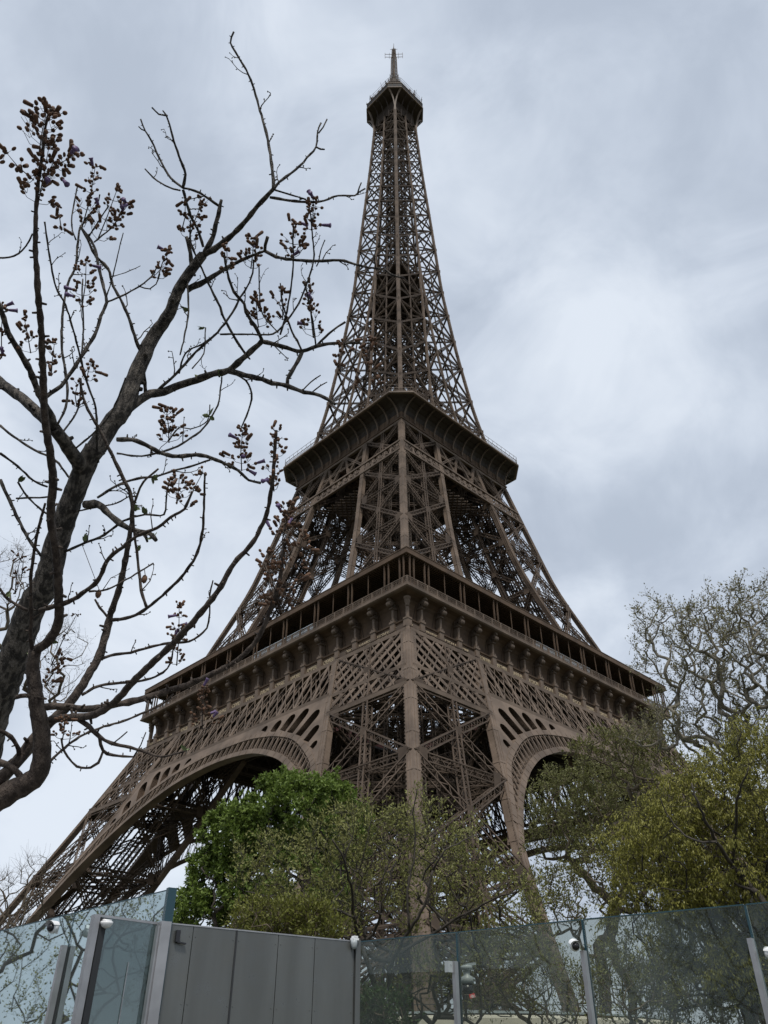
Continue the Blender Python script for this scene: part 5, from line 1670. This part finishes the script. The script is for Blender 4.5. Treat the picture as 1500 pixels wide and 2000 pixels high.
        print('LEAVES', name, len(F), 'twigs', len(P0))
        obj('foliage', np_mesh('foliage', V - base, F, lmat), root)
    return root
def nrm_rows(a): return a / (np.linalg.norm(a, axis=-1, keepdims=True) + 1e-9)
def blob(x, y, d, rx, ry, rd):
    """crown volume whose middle is seen at photo pixel (x, y), d metres off; radii: across and up given as seen, depth in metres"""
    p = pix(x, y, d); k = d / FPX
    return (tuple(p), (max(rx * k * .85, .3) + 0 * rd, max(rx * k * .85, .3) * .5 + rd * .5, ry * k))
def foot(x, y, d):
    p = pix(x, y, d); return (p[0], p[1], 0.0)

BK1 = bark_mat('dark_bark', (0.02, 0.017, 0.013), (0.05, 0.042, 0.034), 6, .5)
BK2 = bark_mat('plane_bark', (0.085, 0.078, 0.06), (0.21, 0.19, 0.15), 3, .3)
BK3 = bark_mat('twig_bark', (0.055, 0.042, 0.028), (0.10, 0.08, 0.055), 6, .3)
tree('chestnut_tree', 'dense bright green chestnut tree in full leaf under the left arch', foot(560, 1800, 44),
     [blob(565, 1600, 44, 95, 85, 5), blob(455, 1640, 44, 62, 62, 4), blob(430, 1730, 44, 72, 80, 4), blob(560, 1740, 43, 130, 90, 5), blob(650, 1640, 45, 70, 80, 4), blob(640, 1560, 45, 50, 40, 3), blob(380, 1790, 43, 40, 45, 3)],
     900, 3, BK1, leaf_mat('chestnut_leaf', (0.085, 0.13, 0.02), (0.15, 0.21, 0.045)), leaf=(.24, .13, 3), per=7, twig=.7, trunk_r=.35, clump=5, shell=.4)
OL = leaf_mat('small_olive_leaf', (0.11, 0.115, 0.03), (0.23, 0.235, 0.075))
olive = tree('budding_tree', 'wide olive green budding tree with crossing twigs in front of the nearest tower leg', foot(745, 1990, 21),
     [blob(800, 1700, 21, 210, 110, 3.2), blob(610, 1770, 20.5, 165, 100, 2.6), blob(970, 1790, 21, 120, 80, 2.0), blob(700, 1635, 21, 140, 55, 2.5), blob(815, 1610, 20.5, 50, 70, .8), blob(900, 1900, 20.5, 190, 90, 2.2), blob(520, 1690, 20.5, 70, 60, 1.5)],
     1150, 5, BK1, OL, leaf=(.09, .04, 4), per=7, twig=.5, stems=3, trunk_r=.11, upbias=.25, fork=.25, rtip=.0055, wig=.13)
tree('garden_bush', 'low yellow green bush behind the top of the grey metal gate', foot(575, 1860, 18),
     [blob(590, 1830, 18, 90, 60, 1.5), blob(520, 1800, 18, 70, 40, 1.2)], 260, 8, BK3, leaf_mat('bush_leaf', (0.09, 0.10, 0.018), (0.18, 0.19, 0.04)), leaf=(.085, .04, 5), per=11, twig=.4, stems=3, trunk_r=.05, rtip=.007, cat='bush')
tree('park_tree', 'tall dark olive tree with a straight trunk in front of the right arch', foot(1140, 1850, 50),
     [blob(1130, 1580, 50, 95, 95, 4.5), blob(1210, 1560, 51, 80, 70, 4), blob(1090, 1640, 49, 60, 50, 3), blob(1240, 1640, 50, 60, 80, 3)],
     640, 12, BK3, leaf_mat('olive_brown_leaf', (0.09, 0.093, 0.03), (0.18, 0.185, 0.065)), leaf=(.15, .08, 6), per=9, twig=.8, trunk_r=.36, fork=.55, rtip=.011, shell=.2, wig=.12)
tree('park_tree', 'slimmer olive tree half hidden between the straight trunked tree and the yellow willow', foot(1215, 1850, 44),
     [blob(1190, 1700, 44, 90, 80, 3), blob(1260, 1490, 46, 70, 60, 3), blob(1080, 1760, 43, 70, 70, 2.5), blob(1180, 1460, 46, 60, 30, 3)],
     600, 13, BK3, leaf_mat('olive_leaf', (0.075, 0.08, 0.02), (0.16, 0.16, 0.05)), leaf=(.18, .09, 3), per=8, twig=.8, trunk_r=.22, fork=.45, rtip=.010, wig=.13)
tree('plane_tree', 'tall plane tree with pale twisting limbs and small first leaves at the right edge', foot(1470, 1900, 36),
     [blob(1430, 1240, 36, 110, 100, 4), blob(1330, 1260, 36, 85, 80, 3.5), blob(1290, 1200, 36, 45, 45, 2.2), blob(1460, 1170, 36, 60, 50, 2.5), blob(1400, 1380, 36, 130, 90, 4), blob(1275, 1420, 35, 65, 45, 2.5), blob(1510, 1330, 36, 90, 130, 4), blob(1480, 1480, 36, 100, 70, 4)],
     1250, 21, BK2, leaf_mat('first_leaf', (0.11, 0.10, 0.04), (0.22, 0.21, 0.10)), leaf=(.11, .06, 3), per=7, twig=.6, trunk_r=.34, upbias=.3, fork=.5, rtip=.0115, wig=.12)
WL = leaf_mat('willow_leaf', (0.13, 0.13, 0.022), (0.25, 0.24, 0.05))
willow = tree('willow_tree', 'yellow green drooping willow with dark spreading limbs in the lower right corner', foot(1530, 1990, 16),
     [blob(1340, 1660, 16, 150, 130, 2.4), blob(1450, 1560, 16, 120, 120, 2.2), blob(1270, 1750, 15.8, 90, 90, 1.8), blob(1430, 1790, 15.6, 130, 80, 1.8), blob(1520, 1650, 16, 90, 170, 2), blob(1330, 1560, 16.2, 90, 60, 1.6), blob(1380, 1900, 15.5, 190, 70, 1.6), blob(1480, 1440, 16, 60, 60, 1.4)],
     1500, 31, BK1, WL, leaf=(.065, .024, 11), per=10, twig=.42, trunk_r=.14, droop=.75, upbias=.15, fork=.35, rtip=.0042, tl=1.1, wig=.13)
tree('bare_tree', 'leafless grey tree with fine twigs at the left edge by the far tower leg', foot(20, 1800, 30),
     [blob(30, 1760, 30, 75, 75, 2), blob(60, 1700, 30, 30, 40, 1.4), blob(-40, 1800, 30, 80, 90, 3)], 260, 41, BK3, None, leaf=None, per=6, twig=.7, trunk_r=.12, rtip=.009, wig=.2)
tree('bare_tree', 'leafless small tree with fine seed heads behind the dark trunk at the left edge', foot(-40, 1500, 12),
     [blob(10, 1150, 12, 55, 110, .8), blob(110, 1300, 12, 70, 100, .8)], 170, 43, BK3, leaf_mat('seed_head', (0.05, 0.04, 0.03), (0.08, 0.06, 0.04)), leaf=(.02, .012, 2), per=4, twig=.28, trunk_r=.05, rtip=.0035, wig=.15)
tree('laurel_bush', 'dark leafy bush low behind the glass to the right of the gate', foot(720, 2000, 14),
     [blob(735, 1985, 14, 55, 45, 1), blob(1060, 1985, 15, 90, 45, 1.2)][:1], 160, 51, BK3, leaf_mat('laurel_leaf', (0.025, 0.05, 0.012), (0.06, 0.1, 0.03)), leaf=(.08, .035, 4), per=8, twig=.3, stems=2, trunk_r=.03, rtip=.006, cat='bush')
def limbs(root, d, lines, m):
    for ln in lines:
        w0, w1, pts = ln; P = spline(np.array(pts, float), 12); n = len(P)
        b = MB(); t = np.linspace(0, 1, n); o = np.array(root.location)
        q = [pix(p[0] + rng.normal(0, 1.2), p[1] + rng.normal(0, 1.2), d + .5 * math.sin(3 * t_ + w0)) - o for p, t_ in zip(P, t)]
        b.tube(q, [max(.004, (w0 + (w1 - w0) * t_) / 2 * d / FPX) for t_ in t], 7); b.build('limb', m, root, True)
limbs(willow, 14.4, [(17, 8, ((1560, 1880), (1520, 1810), (1480, 1745), (1430, 1690))), (9, 3, ((1430, 1690), (1400, 1645), (1372, 1590), (1350, 1530))), (8, 2.5, ((1430, 1690), (1437, 1620), (1440, 1560), (1462, 1500))),
    (6, 2, ((1480, 1745), (1420, 1722), (1350, 1740), (1290, 1735))), (5, 2, ((1400, 1645), (1350, 1640), (1310, 1600), (1290, 1560))), (7, 3, ((1500, 1770), (1500, 1680), (1520, 1600))), (6, 2, ((1540, 1960), (1440, 1935), (1330, 1945), (1200, 1930)))], BK1)
limbs(olive, 18.6, [(15, 9, ((750, 2010), (745, 1960), (725, 1900), (705, 1850))), (8, 3, ((705, 1850), (690, 1790), (686, 1740), (672, 1680), (650, 1640))), (9, 4, ((748, 1950), (765, 1880), (800, 1815), (828, 1770), (845, 1700))),
    (7, 2.5, ((780, 1860), (850, 1820), (900, 1790), (965, 1755), (1010, 1740))), (5, 2, ((800, 1815), (795, 1740), (812, 1660), (806, 1590), (815, 1540))), (5, 2, ((690, 1790), (630, 1770), (560, 1760), (480, 1740))), (4, 1.5, ((845, 1700), (870, 1660), (930, 1630)))], BK1)
tree('garden_shrub', 'loose olive shrub behind the glass between the siren and the domed camera', foot(1010, 2000, 19),
     [blob(1000, 1900, 19, 110, 60, 1.6), blob(1090, 1950, 18.5, 90, 70, 1.5)], 380, 71, BK3, OL, leaf=(.07, .032, 3), per=6, twig=.42, stems=3, trunk_r=.04, rtip=.006, cat='shrub', wig=.1)
tree('garden_shrub', 'dense olive shrub behind the glass right of the domed camera, under the willow', foot(1280, 2000, 15),
     [blob(1230, 1920, 15, 110, 90, 1.5), blob(1380, 1960, 15, 130, 80, 1.5), blob(1480, 1910, 15, 80, 80, 1.2)], 620, 72, BK3, OL, leaf=(.06, .028, 4), per=7, twig=.36, stems=4, trunk_r=.04, rtip=.005, cat='shrub', wig=.1)
# trees behind the camera: what the glass mirrors
for i, (x, y, h) in enumerate(((-108.5, -74, 5.5), (-104.5, -63, 6), (-114.5, -81, 5.5), (-117, -91, 5.5), (-124, -100, 6.5))):
    tree('street_tree', 'street tree beside the road behind the viewer, number unseen'.replace(', number unseen', ''), (x, y, 0),
         [((x, y, h), (4.5, 4.5, 4)), ((x + 2, y - 1, h + 2.5), (3, 3, 3))], 420, 60 + i, BK1, WL, leaf=(.10, .05, 3), per=7, twig=.6, trunk_r=.16, rtip=.007, wig=.1, group='street trees behind the viewer')
